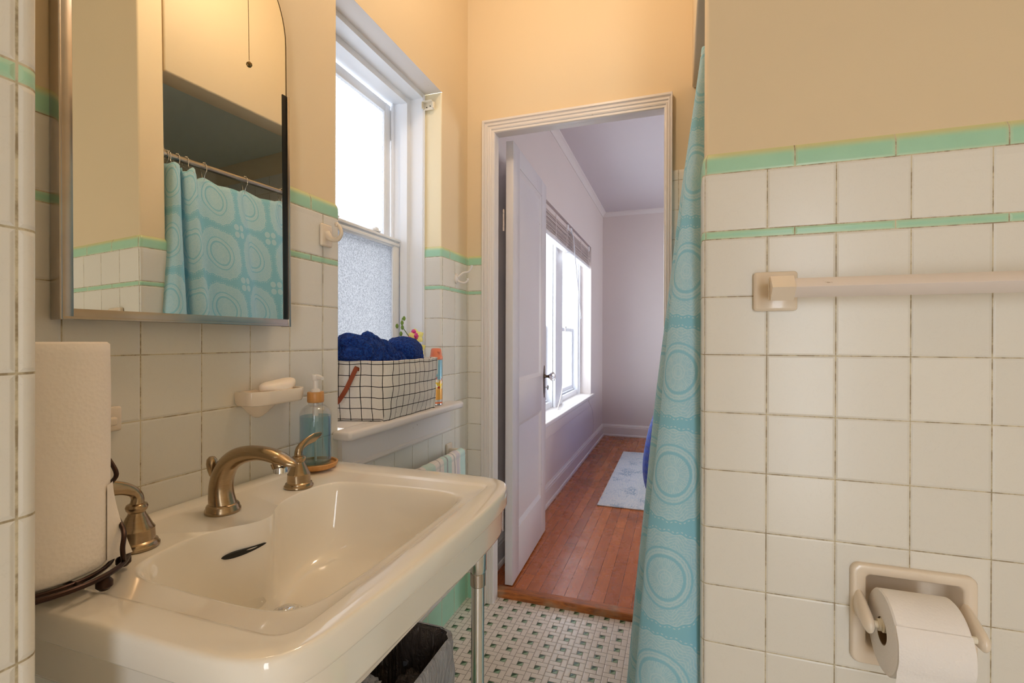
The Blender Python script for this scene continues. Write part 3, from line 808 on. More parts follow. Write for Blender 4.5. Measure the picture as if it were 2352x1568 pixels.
for nm, xs, z0, z1 in (('lower_sash', -1.034, SZ+.012, H+.392), ('upper_sash', -1.074, H+.352, 2.036)):
    bm = B(); y0, y1 = (1.116, 1.655); sash(bm, xs-.028, xs, y0, y1, z0, z1, .036, .05, .036)
    box(bm, (xs-.010, y0+.030, z0+.04), (xs-.002, y0+.042, z1-.03), .002); box(bm, (xs-.010, y1-.042, z0+.04), (xs-.002, y1-.030, z1-.03), .002)
    if nm == 'lower_sash':
        box(bm, (xs-.001, y0+.004, z1-.012), (xs+.007, y1-.004, z1-.002), .002); box(bm, (xs-.001, y0+.004, z1-.030), (xs+.004, y1-.004, z1-.018), .002)
    s_ = finish(nm, bm, MT['vinyl'], angle=30); s_.parent = wb
    bm = bx((xs-.016, y0+.03, z0+.04), (xs-.012, y1-.03, z1-.03)); g_ = finish('pane', bm, MT['frost']); g_.parent = s_
    if nm == 'lower_sash':
        for yy in (1.27, 1.50):
            bm = B(); lathe(bm, [(0, .016), (.008, .015), (.012, .011), (.013, .0), (0, 0)], (xs-.004, yy, z1), 14)
            box(bm, (xs-.014, yy-.026, z1-.001), (xs+.006, yy+.022, z1+.006), .0025); l_ = finish('sash_lock', bm, MT['vinyl']); l_.parent = wb
def screen_mat():
    t = NT('grey dimming screen'); tr = t.add('ShaderNodeBsdfTransparent'); df = t.add('ShaderNodeBsdfDiffuse'); df.inputs[0].default_value = (.2, .2, .21, 1)
    m = t.add('ShaderNodeMixShader'); m.inputs[0].default_value = .40
    t.l.new(tr.outputs[0], m.inputs[1]); t.l.new(df.outputs[0], m.inputs[2]); t.l.new(m.outputs[0], t.out.inputs[0]); return t.m
sc_ = finish('dimming_screen', bx((-1.128, 1.106, SZ+.01), (-1.127, 1.665, H+.385)), screen_mat()); sc_.parent = wb  # unseen screen added outside to dim the lower pane
# stool and apron
bm = B(); box(bm, (-1.030, 1.10, SZ-.024), (-.86, 1.68, SZ), .001)
pl = [(-.862, 1.058), (-.812, 1.056), (-.806, 1.064), (-.798, 1.74), (-.806, 1.748), (-.862, 1.746)]
bm2 = B(); prism(bm2, pl, 'Z', SZ-.026, SZ); bmesh.ops.bevel(bm2, geom=[e for e in bm2.edges if abs(e.verts[0].co.z-e.verts[1].co.z) < 1e-5], offset=.009, segments=4, affect='EDGES', profile=.5)
me_ = bpy.data.meshes.new('t'); bm2.to_mesh(me_); bm2.free(); bm.from_mesh(me_)
s_ = finish('window_stool', bm, MT['trim']); s_.parent = wb
bm = B(); prism(bm, [(-.863, SZ-.026), (-.848, SZ-.026), (-.848, SZ-.098), (-.843, SZ-.102), (-.843, SZ-.110), (-.851, SZ-.118), (-.863, SZ-.118)], 'Y', 1.078, 1.728)
s_ = finish('window_apron', bm, MT['trim'], angle=25); s_.parent = wb
# curtain-rod bracket high in the reveal
r = empty('blind_bracket', (-.935, 1.672, 2.045), 'small cream blind bracket high in the corner of the bathroom window reveal', 'bracket')
bm = B(); box(bm, (-.940, 1.660, 2.036), (-.900, 1.683, 2.039), .001); box(bm, (-.940, 1.679, 2.010), (-.896, 1.683, 2.039), .001); box(bm, (-.942, 1.660, 2.012), (-.939, 1.683, 2.036), .001); box(bm, (-.901, 1.672, 2.012), (-.897, 1.683, 2.036), .001)
part('bracket_shell', bm, MT['cream_plastic'], r)
bm = B(); 
for x_, z_ in ((-.928, 2.020), (-.913, 2.023)): lathe(bm, [(0, 0), (.0022, 0), (.0022, .002), (0, .002)], (x_, 1.677, z_), 10, 'Y')
part('screw', bm, MT['black'], r)

# ------------------------------------------------------------------ wash basin
DZ = H-.303                    # deck height
def polar(poly, c, th):
    dx, dy = cos(th), sin(th); best = None
    for i in range(len(poly)):
        x1, y1 = poly[i][0]-c[0], poly[i][1]-c[1]; x2, y2 = poly[(i+1) % len(poly)][0]-c[0], poly[(i+1) % len(poly)][1]-c[1]
        ex, ey = x2-x1, y2-y1; den = dx*ey-dy*ex
        if abs(den) < 1e-12: continue
        t = (x1*ey-y1*ex)/den; u = (x1*dy-y1*dx)/den
        if t > 0 and -1e-9 <= u <= 1+1e-9 and (best is None or t > best): best = t
    return best
def rounded(pts):               # pts (x,y,r) closed
    out = []; n = len(pts)
    for i, (x, y, r) in enumerate(pts):
        p = Vector((x, y)); a = (Vector(pts[i-1][:2])-p).normalized(); b = (Vector(pts[(i+1) % n][:2])-p).normalized()
        if r <= 0: out.append((x, y)); continue
        for k in range(13):
            t = k/12; q = (1-t)**2*(p+a*r)+2*t*(1-t)*p+t*t*(p+b*r); out.append((q.x, q.y))
    return out
bc = (-.545, .648)
# basin opening, wavy at the back where it swells forward under the spout
open_pts = [(-.699, .50), (-.703, .53), (-.697, .56), (-.684, .59), (-.668, .613), (-.660, .636), (-.663, .658), (-.680, .682), (-.697, .712), (-.706, .745), (-.709, .785), (-.704, .825), (-.690, .852), (-.664, .865), (-.60, .872), (-.52, .877), (-.455, .877), (-.415, .868), (-.395, .846), (-.388, .80), (-.387, .745), (-.386, .65), (-.387, .56), (-.390, .50), (-.397, .458), (-.416, .434), (-.45, .425), (-.51, .424), (-.58, .427), (-.64, .431), (-.675, .445), (-.692, .468)]
op = [(p.x, p.y) for p in catmull([(x, y, 0) for x, y in open_pts+open_pts[:1]], 6)][:-1]
outer = [(-.861, .338)]+[(p.x, p.y) for p in catmull([(x, y, 0) for x, y in ((-.62, .3375), (-.52, .3372), (-.46, .3372), (-.415, .3380), (-.385, .3420), (-.364, .3500), (-.350, .3640), (-.341, .385), (-.335, .42), (-.331, .48), (-.327, .56), (-.322, .66), (-.319, .76), (-.320, .85), (-.324, .905), (-.331, .938), (-.346, .966), (-.368, .981), (-.400, .9875), (-.45, .990), (-.60, .993))], 6)]+[(-.861, .993)]
groove = rounded([(-.822, .386, .02), (-.370, .386, .035), (-.370, .930, .014), (-.822, .930, .014)])
NTH = 288
ths = [2*PI*k/NTH for k in range(NTH)]
ro = [polar(outer, bc, t) for t in ths]; rg = [polar(groove, bc, t) for t in ths]; rp = [polar(op, bc, t) for t in ths]
rp_s = rp[:]
for _ in range(140): rp_s = [(rp_s[i-1]+2*rp_s[i]+rp_s[(i+1) % NTH])/4 for i in range(NTH)]
def ring_(rs, z, c=bc, zf=None): return [(c[0]+r*cos(t), c[1]+r*sin(t), (zf(t) if zf else z)) for r, t in zip(rs, ths)]
rings = []
dc = (-.622, .648)
def blend(f, rs, r0, cx=0.0):
    return [(bc[0]+(dc[0]-bc[0])*(1-f)+(r*f+r0*(1-f))*cos(t), bc[1]+(dc[1]-bc[1])*(1-f)+(r*f+r0*(1-f))*sin(t)) for r, t in zip(rs, ths)]
for f, z in ((0, -.157), (.06, -.156), (.2, -.152), (.38, -.147), (.55, -.140), (.68, -.131), (.77, -.118), (.83, -.100), (.87, -.078), (.905, -.053), (.935, -.031), (.958, -.016), (.976, -.0075), (.990, -.0028), (1.008, -.0006), (1.025, 0)):
    wq = min(1, max(0, (f-.72)/.26)); wq = wq*wq*(3-2*wq); src = [a_*wq+b_*(1-wq) for a_, b_ in zip(rp, rp_s)]
    rings.append([(x, y, DZ+z) for x, y in blend(f, src, .024)])
g = lambda d: [max(r-d, p*1.03) for r, p in zip(rg, rp)]
rings.append(ring_(g(.004), DZ+.0002)); rings.append(ring_(g(.001), DZ+.0012)); rings.append(ring_(g(-.003), DZ+.0038)); rings.append(ring_([r+.007 for r in rg], DZ+.0046))
T = .0046
for d, z in ((.0065, T), (.0035, T-.0007), (.0012, T-.0026), (.0002, T-.0058), (0, T-.010), (0, -.028), (.001, -.0305), (.004, -.033), (.0105, -.0345), (.0120, -.038), (.0122, -.080), (.0145, -.0855), (.020, -.088)):
    rings.append(ring_([r-d for r in ro], DZ+z))
rings.append(ring_([r-.05 for r in ro], DZ-.088)); rings.append(ring_([r-.052 for r in ro], DZ-.080))
rings.append(ring_([min(p*1.04+.006, r-.055) for p, r in zip(rp_s, ro)], DZ-.078)); rings.append(ring_([p*.85 for p in rp_s], DZ-.165)); rings.append(ring_([.035]*NTH, DZ-.178, dc))
sink = empty('wash_basin', (-.57, .66, DZ), 'white porcelain wall sink with bronze widespread faucet and chrome front leg', 'sink')
bm = B(); loft(bm, rings, capb=True); part('basin', bm, MT['porcelain'], sink, angle=60)
bm = B(); lathe(bm, [(0, .0035), (.012, .003), (.0185, .0012), (.0235, .0008), (.026, -.001), (.026, -.006), (0, -.006)], (dc[0], dc[1], DZ-.1545), 28)
lathe(bm, [(0, .0095), (.010, .0085), (.0145, .006), (.0150, .003), (0, .003)], (dc[0], dc[1], DZ-.1545), 24); part('drain', bm, MT['chrome'], sink)
# overflow slot: raised black lens patch, its colour standing in for shade inside the mouth
from mathutils.bvhtree import BVHTree
_b = B(); loft(_b, rings); _t = BVHTree.FromBMesh(_b); _b.free()
def wallx(y, z): return _t.ray_cast(Vector((-.5, y, z)), Vector((-1, 0, 0)))[0].x
yc, hw, zc0 = .610, .030, DZ-.043
xa, xm, xb = wallx(yc-hw, zc0), wallx(yc, zc0), wallx(yc+hw, zc0); sl = (wallx(yc, zc0+.006)-wallx(yc, zc0-.006))/.012
bm = B(); fr_, bk_ = [], []
for k in range(32):
    t = 2*PI*k/32; a_ = cos(t); y_ = yc+hw*a_; dz_ = .0042*sin(t)*(1-.4*a_)
    x_ = xm+(xb-xa)/2*a_+((xa+xb)/2-xm)*a_*a_+sl*dz_+.0034; z_ = zc0+dz_+.003*a_
    fr_.append(bm.verts.new((x_, y_, z_))); bk_.append(bm.verts.new((x_-.008, y_, z_)))
bm.faces.new(fr_); bm.faces.new(bk_[::-1])
for k in range(32): bm.faces.new((fr_[k], fr_[(k+1) % 32], bk_[(k+1) % 32], bk_[k]))
part('overflow_shade_patch', bm, MT['black'], sink)
def leg(x, y):
    bm = B(); lathe(bm, [(0, 0), (.024, 0), (.024, .006), (.014, .012), (.0128, .02), (.0128, .70), (0, .70)], (x, y, 0), 24)
    l_ = part('leg', bm, MT['chrome'], sink)
    bm = B(); lathe(bm, [(.0128, .640), (.0148, .642), (.0152, .6655), (.0128, .668)], (x, y, 0), 24); part('collar', bm, MT['steel'], l_)
    bm = B(); lathe(bm, [(.013, .664), (.0165, .672), (.0165, .728), (0, .728)], (x, y, 0), 24); part('leg_cup', bm, MT['chrome'], l_)
leg(-.366, .868); leg(-.40, .42)
# faucet spout
fy = .642
bm = B()
lathe(bm, [(0, 0), (.0275, 0), (.0285, .002), (.0285, .006), (.0265, .009), (.0262, .012), (.0245, .0145), (.0225, .016), (0, .016)], (-.757, fy, DZ), 36)
P_ = [(-.757, -.292), (-.7605, -.274), (-.7605, -.254), (-.755, -.235), (-.743, -.217), (-.724, -.204), (-.700, -.1965), (-.674, -.1935), (-.650, -.1950), (-.628, -.1995), (-.610, -.2045), (-.598, -.207)]
rad = [.0225, .0205, .0192, .0182, .0170, .0160, .0150, .0142, .0140, .0136, .0105, .003]
flat = [(1, 1), (1, 1), (1, 1), (1, 1), (1, 1), (1, .98), (1.02, .93), (1.05, .85), (1.12, .82), (1.15, .78), (1.15, .62), (1.2, .8)]
pp = catmull([(x, fy, H+z) for x, z in P_], 4)
def interp(L, n):
    out = []
    for i in range(len(L)-1):
        for k in range(n):
            t = k/n
            if isinstance(L[0], tuple): out.append(tuple(L[i][j]*(1-t)+L[i+1][j]*t for j in range(2)))
            else: out.append(L[i]*(1-t)+L[i+1]*t)
    out.append(L[-1]); return out
tube(bm, pp, interp(rad, 4), 24, flat=interp(flat, 4))
tube(bm, [(-.632, fy, H-.205), (-.629, fy, H-.213)], [.0135, .0128], 24)
sp = part('faucet_spout', bm, MT['nickel'], sink, angle=40)
bm = B(); lathe(bm, [(0, -.010), (.0095, -.010), (.0112, -.009), (.0112, 0), (.0105, .001), (0, .001)], (-.629, fy, H-.213), 24); part('aerator', bm, MT['chrome'], sp)
bm = B(); tube(bm, [(-.783, fy, DZ), (-.783, fy, DZ+.066)], .0028, 10); lathe(bm, [(0, .060), (.004, .061), (.0075, .072), (.0090, .082), (.0082, .090), (.0045, .095), (0, .096)], (-.783, fy, DZ), 18); part('lift_rod', bm, MT['nickel'], sp)
def handle(x, y, s, dxt):
    bm = B()
    lathe(bm, [(0, 0.0000), (.0270, 0.0000), (.0282, 0.0017), (.0282, 0.0047), (.0262, 0.0069), (.0256, 0.0095), (.0235, 0.0108), (.0225, 0.0116), (.0225, 0.0151), (.0218, 0.0258), (.0222, 0.0279), (.0212, 0.0292), (.0190, 0.0327), (.0135, 0.0447), (.0108, 0.0495), (.0104, 0.0520), (.0130, 0.0559), (.0138, 0.0598), (.0125, 0.0632), (.0092, 0.0649), (0, 0.0649)], (x, y, DZ), 36)
    h_ = part('faucet_handle', bm, MT['nickel'], sink, angle=30)
    bm = B(); P_ = catmull([(x, y, DZ+.062), (x, y-.001*s, DZ+.072), (x+dxt*.1, y+.004*s, DZ+.082), (x+dxt*.4, y+.017*s, DZ+.0905), (x+dxt*.75, y+.035*s, DZ+.096), (x+dxt, y+.052*s, DZ+.102)], 5)
    n_ = len(P_); r_ = interp([.0088, .0078, .0075, .0078, .0082, .0028], 5); fl = interp([(1, 1), (1, 1), (1.0, .95), (1.15, .62), (1.3, .45), (1.2, .6)], 5)
    tube(bm, P_, r_, 20, flat=fl); part('lever', bm, MT['nickel'], h_)
handle(-.738, .802, 1, .012); handle(-.744, .490, -1, -.004)

# ------------------------------------------------------------------ mirror cabinet
n3 = Vector((0.99864467, -0.05071252, 0.01170732)).normalized()
A3 = Vector((-0.83912801, 0.4481349, H+0.02917269))
dv = Vector((-n3.y, n3.x, 0)).normalized(); uvv = n3.cross(dv).normalized()
if uvv.z < 0: uvv = -uvv
MM = Matrix(((dv.x, uvv.x, n3.x, A3.x), (dv.y, uvv.y, n3.y, A3.y), (dv.z, uvv.z, n3.z, A3.z), (0, 0, 0, 1)))   # local (s along, t up, n out)
mc = empty('mirror_cabinet', (XL+.001, .65, H+.029), 'arched mirror cabinet with steel edge channels, above the sink', 'mirror')
W = .4095; TS = .62
def loc(bm): bm.transform(MM); return bm
def arch(w0, w1, base, spring, inset):
    r = (w1-w0)/2-inset; cx = (w0+w1)/2; p = [(w0+inset, base), (w1-inset, base)]
    for k in range(33):
        t = PI*k/32; p.append((cx+r*cos(t), spring+r*sin(t)))
    return p
bm = B(); prism(bm, arch(0, W, .004, TS, .0032), 'Z', -.006, 0.0); part('mirror_glass', loc(bm), MT['mirror'], mc, angle=20)
bm = B(); prism(bm, arch(0, W, .004, TS, 0), 'Z', -.0075, -.0002); part('mirror_edge', loc(bm), MT['edge'], mc)
bm = B(); box(bm, (.0, -.0, -.020), (W, .004, .0035), .0006); box(bm, (0, .0, .0005), (W, .0155, .0030), .0008); part('bottom_channel', loc(bm), MT['steel'], mc)
bm = B(); box(bm, (-.002, -.001, -.020), (.0015, .5095, .0040), .0006); box(bm, (0, -.001, .0005), (.0150, .5095, .0033), .0008); part('left_channel', loc(bm), MT['steel'], mc)
bm = B(); box(bm, (W-.0015, -.001, -.020), (W+.0035, .5095, .0045), .0006); box(bm, (W-.002, -.001, .0005), (W+.001, .5095, .0040), .0006); part('right_channel', loc(bm), MT['steel'], mc)
bm = bx((W-.0130, .0155, .0004), (W-.0022, .5095, .0012)); part('black_strip', loc(bm), MT['black'], mc)
bm = B(); box(bm, (XL+.0005, .452, H+.035), (-.8555, .842, H+.80), .002); part('cabinet_box', bm, MT['enamel'], mc)
bm = B(); lathe(bm, [(0, 0), (.0022, 0), (.003, .002), (.0022, .004), (0, .004)], (-.8485, .447, H+.045), 10, 'Y'); part('rivet', bm, MT['bronze'], mc)

# ------------------------------------------------------------------ small wall fittings
def tileplate(bm, c, sy, sz, th, bev=.004, axis='X'):
    if axis == 'X': box(bm, (c[0], c[1]-sy/2, c[2]-sz/2), (c[0]+th, c[1]+sy/2, c[2]+sz/2), bev, 3)
    else: box(bm, (c[0]-sy/2, c[1]-th, c[2]-sz/2), (c[0]+sy/2, c[1], c[2]+sz/2), bev, 3)
# soap dish
r = empty('soap_dish', (XL, .84, H-.13), 'cream ceramic soap dish fixed to the tiles above the faucet', 'soap dish')
bm = B(); zt = H-.1075; pl0 = [(XL+.001, .757), (XL+.040, .757), (XL+.062, .785), (XL+.064, .878), (XL+.050, .900), (XL+.001, .902)]
def offs(pl, d, cx=XL+.03, cy=.83): return [(max(XL+.001, cx+(x-cx)*(1-d/.03)), cy+(y-cy)*(1-d/.085)) for x, y in pl]
rr = [[(x, y, z) for x, y in rounded([(a, b, .008 if 0 < i_ < 5 else 0) for i_, (a, b) in enumerate(offs(pl0, d))])] for d, z in ((.013, zt-.031), (.004, zt-.029), (.0015, zt-.024), (0, zt-.006), (.0005, zt-.001), (.003, zt), (.0075, zt-.0005), (.0095, zt-.006), (.012, zt-.018), (.018, zt-.021))]
loft(bm, rr, capa=True, capb=True); part('dish_tray', bm, MT['ceramic'], r, angle=50)
bm = B(); rr = []
for f, z in ((1, -.029), (.82, -.036), (.5, -.050), (.25, -.058), (.12, -.061)):
    rr.append([(XL+.001+.040*f*max(0, sin(PI*k/16)), .815-.045*f*cos(PI*k/16), zt+z) for k in range(17)])
loft(bm, rr, close=True, capa=True, capb=True); part('support', bm, MT['ceramic'], r, angle=50)
bm = B(); rr = []
for i in range(13):
    t = -1+2*i/12; zz = .0165*t; s_ = math.sqrt(max(0.0, 1-abs(t)**2.6))
    row = []
    for k in range(32):
        a_ = 2*PI*k/32; X_ = (.023*s_+.001)*cos(a_); Y_ = (.045*s_+.001)*sin(a_)
        row.append((XL+.034+X_, (.838+Y_), zt+.004+zz+2.6*Y_*Y_*(1 if t > 0 else .9)+Y_*.10))
    rr.append(row)
loft(bm, rr, capa=True, capb=True); o = finish('soap_bar', bm, MT['soap'], angle=80)
tag(o, 'white curved bar of soap lying in the wall soap dish', 'soap')
# small ceramic fitting behind the paper towel
r = empty('toothbrush_holder', (XL, .515, H-.12), 'small cream ceramic wall fitting peeking out behind the paper towel roll', 'holder')
bm = B(); tileplate(bm, (XL, .520, H-.128), .040, .040, .010); part('plate', bm, MT['ceramic'], r)
bm = B(); box(bm, (XL+.009, .500, H-.136), (XL+.030, .522, H-.122), .004, 3); part('holder_arm', bm, MT['ceramic'], r)
# robe hook near the mirror
r = empty('robe_hook', (XL, 1.028, H+.262), 'cream ceramic robe hook on the tiles between mirror and window', 'hook')
bm = B(); tileplate(bm, (XL, 1.026, H+.268), .042, .058, .009, .005); part('hook_plate', bm, MT['ceramic'], r)
bm = B(); P_ = catmull([(XL+.006, 1.026, H+.272), (XL+.022, 1.027, H+.258), (XL+.040, 1.029, H+.257), (XL+.049, 1.030, H+.272), (XL+.043, 1.030, H+.289), (XL+.036, 1.030, H+.294)], 5)
tube(bm, P_, interp([.011, .0068, .0054, .0048, .0045, .0042], 5), 16); lathe(bm, [(0, -.0065), (.0045, -.005), (.0062, 0), (.0045, .005), (0, .0065)], (XL+.035, 1.030, H+.295), 14); part('hook_arm', bm, MT['ceramic'], r, angle=60)
# double coat hook beyond the window
r = empty('coat_hook', (XL, 1.812, H+.255), 'white enamelled double coat hook on the tiles in the corner beside the door', 'hook')
bm = B(); lathe(bm, [(0, .0), (.016, 0), (.016, .003), (.010, .006), (.006, .008), (0, .008)], (XL, 1.812, H+.252), 24, 'X', 1, 1.35); part('hook_plate', bm, MT['trim'], r)
bm = B(); P_ = catmull([(XL+.004, 1.812, H+.256), (XL+.014, 1.812, H+.263), (XL+.030, 1.816, H+.276), (XL+.050, 1.820, H+.280), (XL+.062, 1.822, H+.296), (XL+.064, 1.822, H+.306)], 5)
tube(bm, P_, interp([.006, .005, .0042, .004, .004, .0055], 5), 12); part('upper_hook', bm, MT['trim'], r, angle=60)
bm = B(); P_ = catmull([(XL+.004, 1.812, H+.246), (XL+.018, 1.813, H+.237), (XL+.036, 1.815, H+.234), (XL+.047, 1.817, H+.243), (XL+.048, 1.818, H+.252)], 5)
tube(bm, P_, interp([.005, .0045, .004, .004, .005], 5), 12); part('lower_hook', bm, MT['trim'], r, angle=60)

# soap dispenser on its bamboo coaster
bcx, bcy = -.800, .922
o = None
bm = B(); lathe(bm, [(0, 0), (.040, 0), (.046, .003), (.049, .008), (.050, .013), (.0485, .0145), (.0455, .0135), (.044, .0085), (0, .0085)], (bcx, bcy, DZ+.0052), 48)
o = finish('coaster', bm, MT['bamboo'], angle=40); tag(o, 'round bamboo coaster under the soap dispenser on the sink', 'coaster')
z0 = DZ+.0132
r = empty('soap_dispenser', (bcx, bcy, z0), 'clear pump bottle of pale blue liquid soap with bamboo collar on the sink', 'soap dispenser')
bm = B(); lathe(bm, [(0, 0.0000), (.031, 0.0000), (.0345, 0.0034), (.0355, 0.0090), (.0355, 0.1107), (.0345, 0.1198), (.030, 0.1294), (.022, 0.1362), (.0165, 0.1384), (.0165, 0.1435), (0, 0.1435)], (bcx, bcy, z0), 48)
part('bottle', bm, MT['bottle'], r, angle=40)
bm = B(); lathe(bm, [(0, 0.0045), (.031, 0.0045), (.0335, 0.0079), (.0338, 0.0113), (.0338, 0.1130), (0, 0.1130)], (bcx, bcy, z0), 48); part('liquid_soap', bm, MT['liquid'], r, angle=40)
bm = B(); lathe(bm, [(0, 0.1446), (.0178, 0.1446), (.0185, 0.1469), (.0185, 0.1667), (.0178, 0.1684), (0, 0.1684)], (bcx, bcy, z0), 36); part('bamboo_collar', bm, MT['bamboo'], r)
bm = B(); lathe(bm, [(0, 0.1684), (.0105, 0.1684), (.0095, 0.1740), (.0055, 0.1763), (.0055, 0.1944), (.0085, 0.1966), (.0095, 0.2011), (.0088, 0.2079), (0, 0.2090)], (bcx, bcy, z0), 24)
tube(bm, [(bcx, bcy, z0+0.2034), (bcx+.014, bcy-.004, z0+0.2034), (bcx+.026, bcy-.007, z0+0.2006)], [.006, .005, .0038], 12)
p_ = part('pump', bm, MT['pump'], r, angle=50)
bm = B(); tube(bm, [(bcx, bcy, z0+0.1435), (bcx, bcy, z0+0.0068)], .0028, 10); tube(bm, [(bcx, bcy, z0+0.1435), (bcx, bcy, z0+0.0994)], .0065, 14); part('dip_tube', bm, MT['pump'], p_)

# paper towel roll on its wire holder
pcx, pcy = -.722, .362; pz = DZ+.0046
r = empty('paper_towel_holder', (pcx, pcy, pz), 'dark bronze wire paper towel holder with ball feet on the sink corner', 'holder')
bm = B(); tube(bm, [(pcx+.086*cos(2*PI*k/56), pcy+.086*sin(2*PI*k/56), pz+.019) for k in range(56)], .0032, 10, closed=True)
part('base_ring', bm, MT['bronze'], r)
bm = B(); tube(bm, [(pcx+.070*cos(2*PI*k/56), pcy+.070*sin(2*PI*k/56), pz+.0185) for k in range(56)], .0028, 10, closed=True); tube(bm, [(pcx-.086, pcy, pz+.018), (pcx+.086, pcy, pz+.018)], .0028, 8); tube(bm, [(pcx, pcy-.086, pz+.018), (pcx, pcy+.086, pz+.018)], .0028, 8)
part('base_wires', bm, MT['bronze'], r)
for t in (.32, 1.15, 2.5, 3.9, 5.4):
    bm = B(); lathe(bm, [(0, 0), (.005, .001), (.0085, .0050), (.0085, .0105), (.005, .0155), (0, .017)], (pcx+.082*cos(t), pcy+.082*sin(t), pz), 16); part('ball_foot', bm, MT['bronze'], r)
bm = B(); tube(bm, [(pcx, pcy, pz+.018), (pcx, pcy, pz+.27)], .004, 12); lathe(bm, [(0, .255), (.006, .258), (.010, .266), (.009, .276), (0, .284)], (pcx, pcy, pz), 16); part('post', bm, MT['bronze'], r)
sp_ = [(pcx+.084, pcy+.02, pz+.02), (pcx+.088, pcy+.035, pz+.05), (pcx+.055, pcy+.082, pz+.060), (pcx+.045, pcy+.083, pz+.09), (pcx+.040, pcy+.081, pz+.12), (pcx+.037, pcy+.080, pz+.135)]
bm = B(); tube(bm, catmull([(pcx+.066, pcy+.055, pz+.02), (pcx+.071, pcy+.050, pz+.038), (pcx+.056, pcy+.060, pz+.058), (pcx+.006, pcy+.0735, pz+.080), (pcx+.006, pcy+.0735, pz+.102), (pcx+.027, pcy+.0705, pz+.122), (pcx+.004, pcy+.0735, pz+.142)], 6), .0028, 8); part('tension_arm', bm, MT['bronze'], r)
bm = B(); R_ = .0695; nn = 96; rings = []; hgt = .273
ins = .020
prof_ = [(ins, .0005), (ins, 0), (R_-.003, 0), (R_, .003)] + [(R_, .003+(hgt-.006)*i/24) for i in range(1, 24)] + [(R_, hgt-.003), (R_-.003, hgt), (ins, hgt), (ins, .0005)]
tilt = Matrix.Translation((pcx, pcy, pz+.0215)) @ Matrix.Rotation(-.012, 4, 'Y')
def rj(t, z, rr_): return rr_ if rr_ < R_*.9 else rr_+.0012*noise.noise(Vector((cos(t)*3, sin(t)*3, z*14)))
for rr_, z in prof_: rings.append([tilt @ Vector((rj(2*PI*k/nn, z, rr_)*cos(2*PI*k/nn), rj(2*PI*k/nn, z, rr_)*sin(2*PI*k/nn), z)) for k in range(nn)])
loft(bm, rings); rollo = empty('paper_towel_roll', (pcx, pcy, pz+.0215), 'full roll of white paper towels standing on the left corner of the sink', 'paper towel')
part('paper', bm, MT['ptowel'], rollo, angle=50)
bm = B(); lathe(bm, [(.0195, .0), (.0195, hgt-.001), (.0180, hgt-.001), (.0180, 0), (.0195, 0)], (pcx, pcy, pz+.0220), 32); part('cardboard_core', bm, MT['card'], rollo)
# loose corner of the outer sheet
bm = B(); rows = []
for i in range(9):
    row = []
    for j in range(9):
        u_, v_ = i/8, j/8; t = .62+.30*u_; rad_ = R_+.0012+.020*u_*u_*(1-v_)**1.5
        row.append((pcx+rad_*cos(t), pcy+rad_*sin(t), pz+.0235+.095*v_))
    rows.append(row)
loft(bm, rows, close=False); bmesh.ops.solidify(bm, geom=bm.faces[:], thickness=.0006); part('loose_sheet', bm, MT['ptowel'], rollo)

# ------------------------------------------------------------------ things on the window stool
bk = empty('storage_basket', (-.905, 1.385, SZ), 'white canvas basket with black grid print and leather handles on the window stool', 'basket')
cor = [(-.803, 1.225), (-.812, 1.548), (-.985, 1.560), (-.985, 1.170)]      # footprint
def bpoly(d, zz, puff, seed):
    out = []; us = []; u_ = 0
    P4 = [Vector(c_) for c_ in cor]; cen = sum(P4, Vector((0, 0)))/4
    NN = 14
    for s_ in range(4):
        a_, b_ = P4[s_], P4[(s_+1) % 4]; L_ = (b_-a_).length; nrm = Vector(((b_-a_).y, -(b_-a_).x)).normalized()
        if nrm.dot((a_+b_)/2-cen) < 0: nrm = -nrm
        for k in range(NN):
            t = k/NN
            e_ = min(t, 1-t)*L_; rc_ = .012
            pull = -(rc_-min(e_, rc_))**2/rc_*.45
            q = a_+(b_-a_)*t + nrm*(pull+d+puff*sin(PI*t)*(1+.35*noise.noise(Vector((s_*3.1, t*2.5, zz*14+seed)))) + .0065*noise.noise(Vector((q0(s_, t, 7), zz*20, seed))))
            out.append(q); us.append(u_+L_*t)
        u_ += L_
    us.append(u_); return out, us
def q0(s_, t, f): return s_*5.3+t*f
BH = .172; rows = []; US = None; NZ = 18
for j in range(NZ+1):
    t = j/NZ; z = SZ+.002+BH*t
    sl = -.010*(1-t)**2*0
    poly_, US = bpoly(-.010*(1-t)*(1-t)+.004*t, z, .007*sin(PI*min(1, t*1.1)), 2.0)
    row = []
    for p in poly_:
        zc_ = z+.0035*noise.noise(Vector((p.x*16, p.y*16, 3.1)))*t + (-.004*(1-t) if p.x > -.83 else 0)
        row.append((p.x, p.y, zc_))
    rows.append(row)
US_ = US
bm = B(); NB = len(rows[0])
loft(bm, rows, uvs=lambda a_, b_: (US_[b_]+.011, BH*a_/NZ-.004+0*a_))
lay = bm.loops.layers.uv.verify()
f_ = bm.faces.new([v for v in bm.verts[:NB]][::-1])
part('basket_body', bm, MT['canvas'], bk, angle=70)
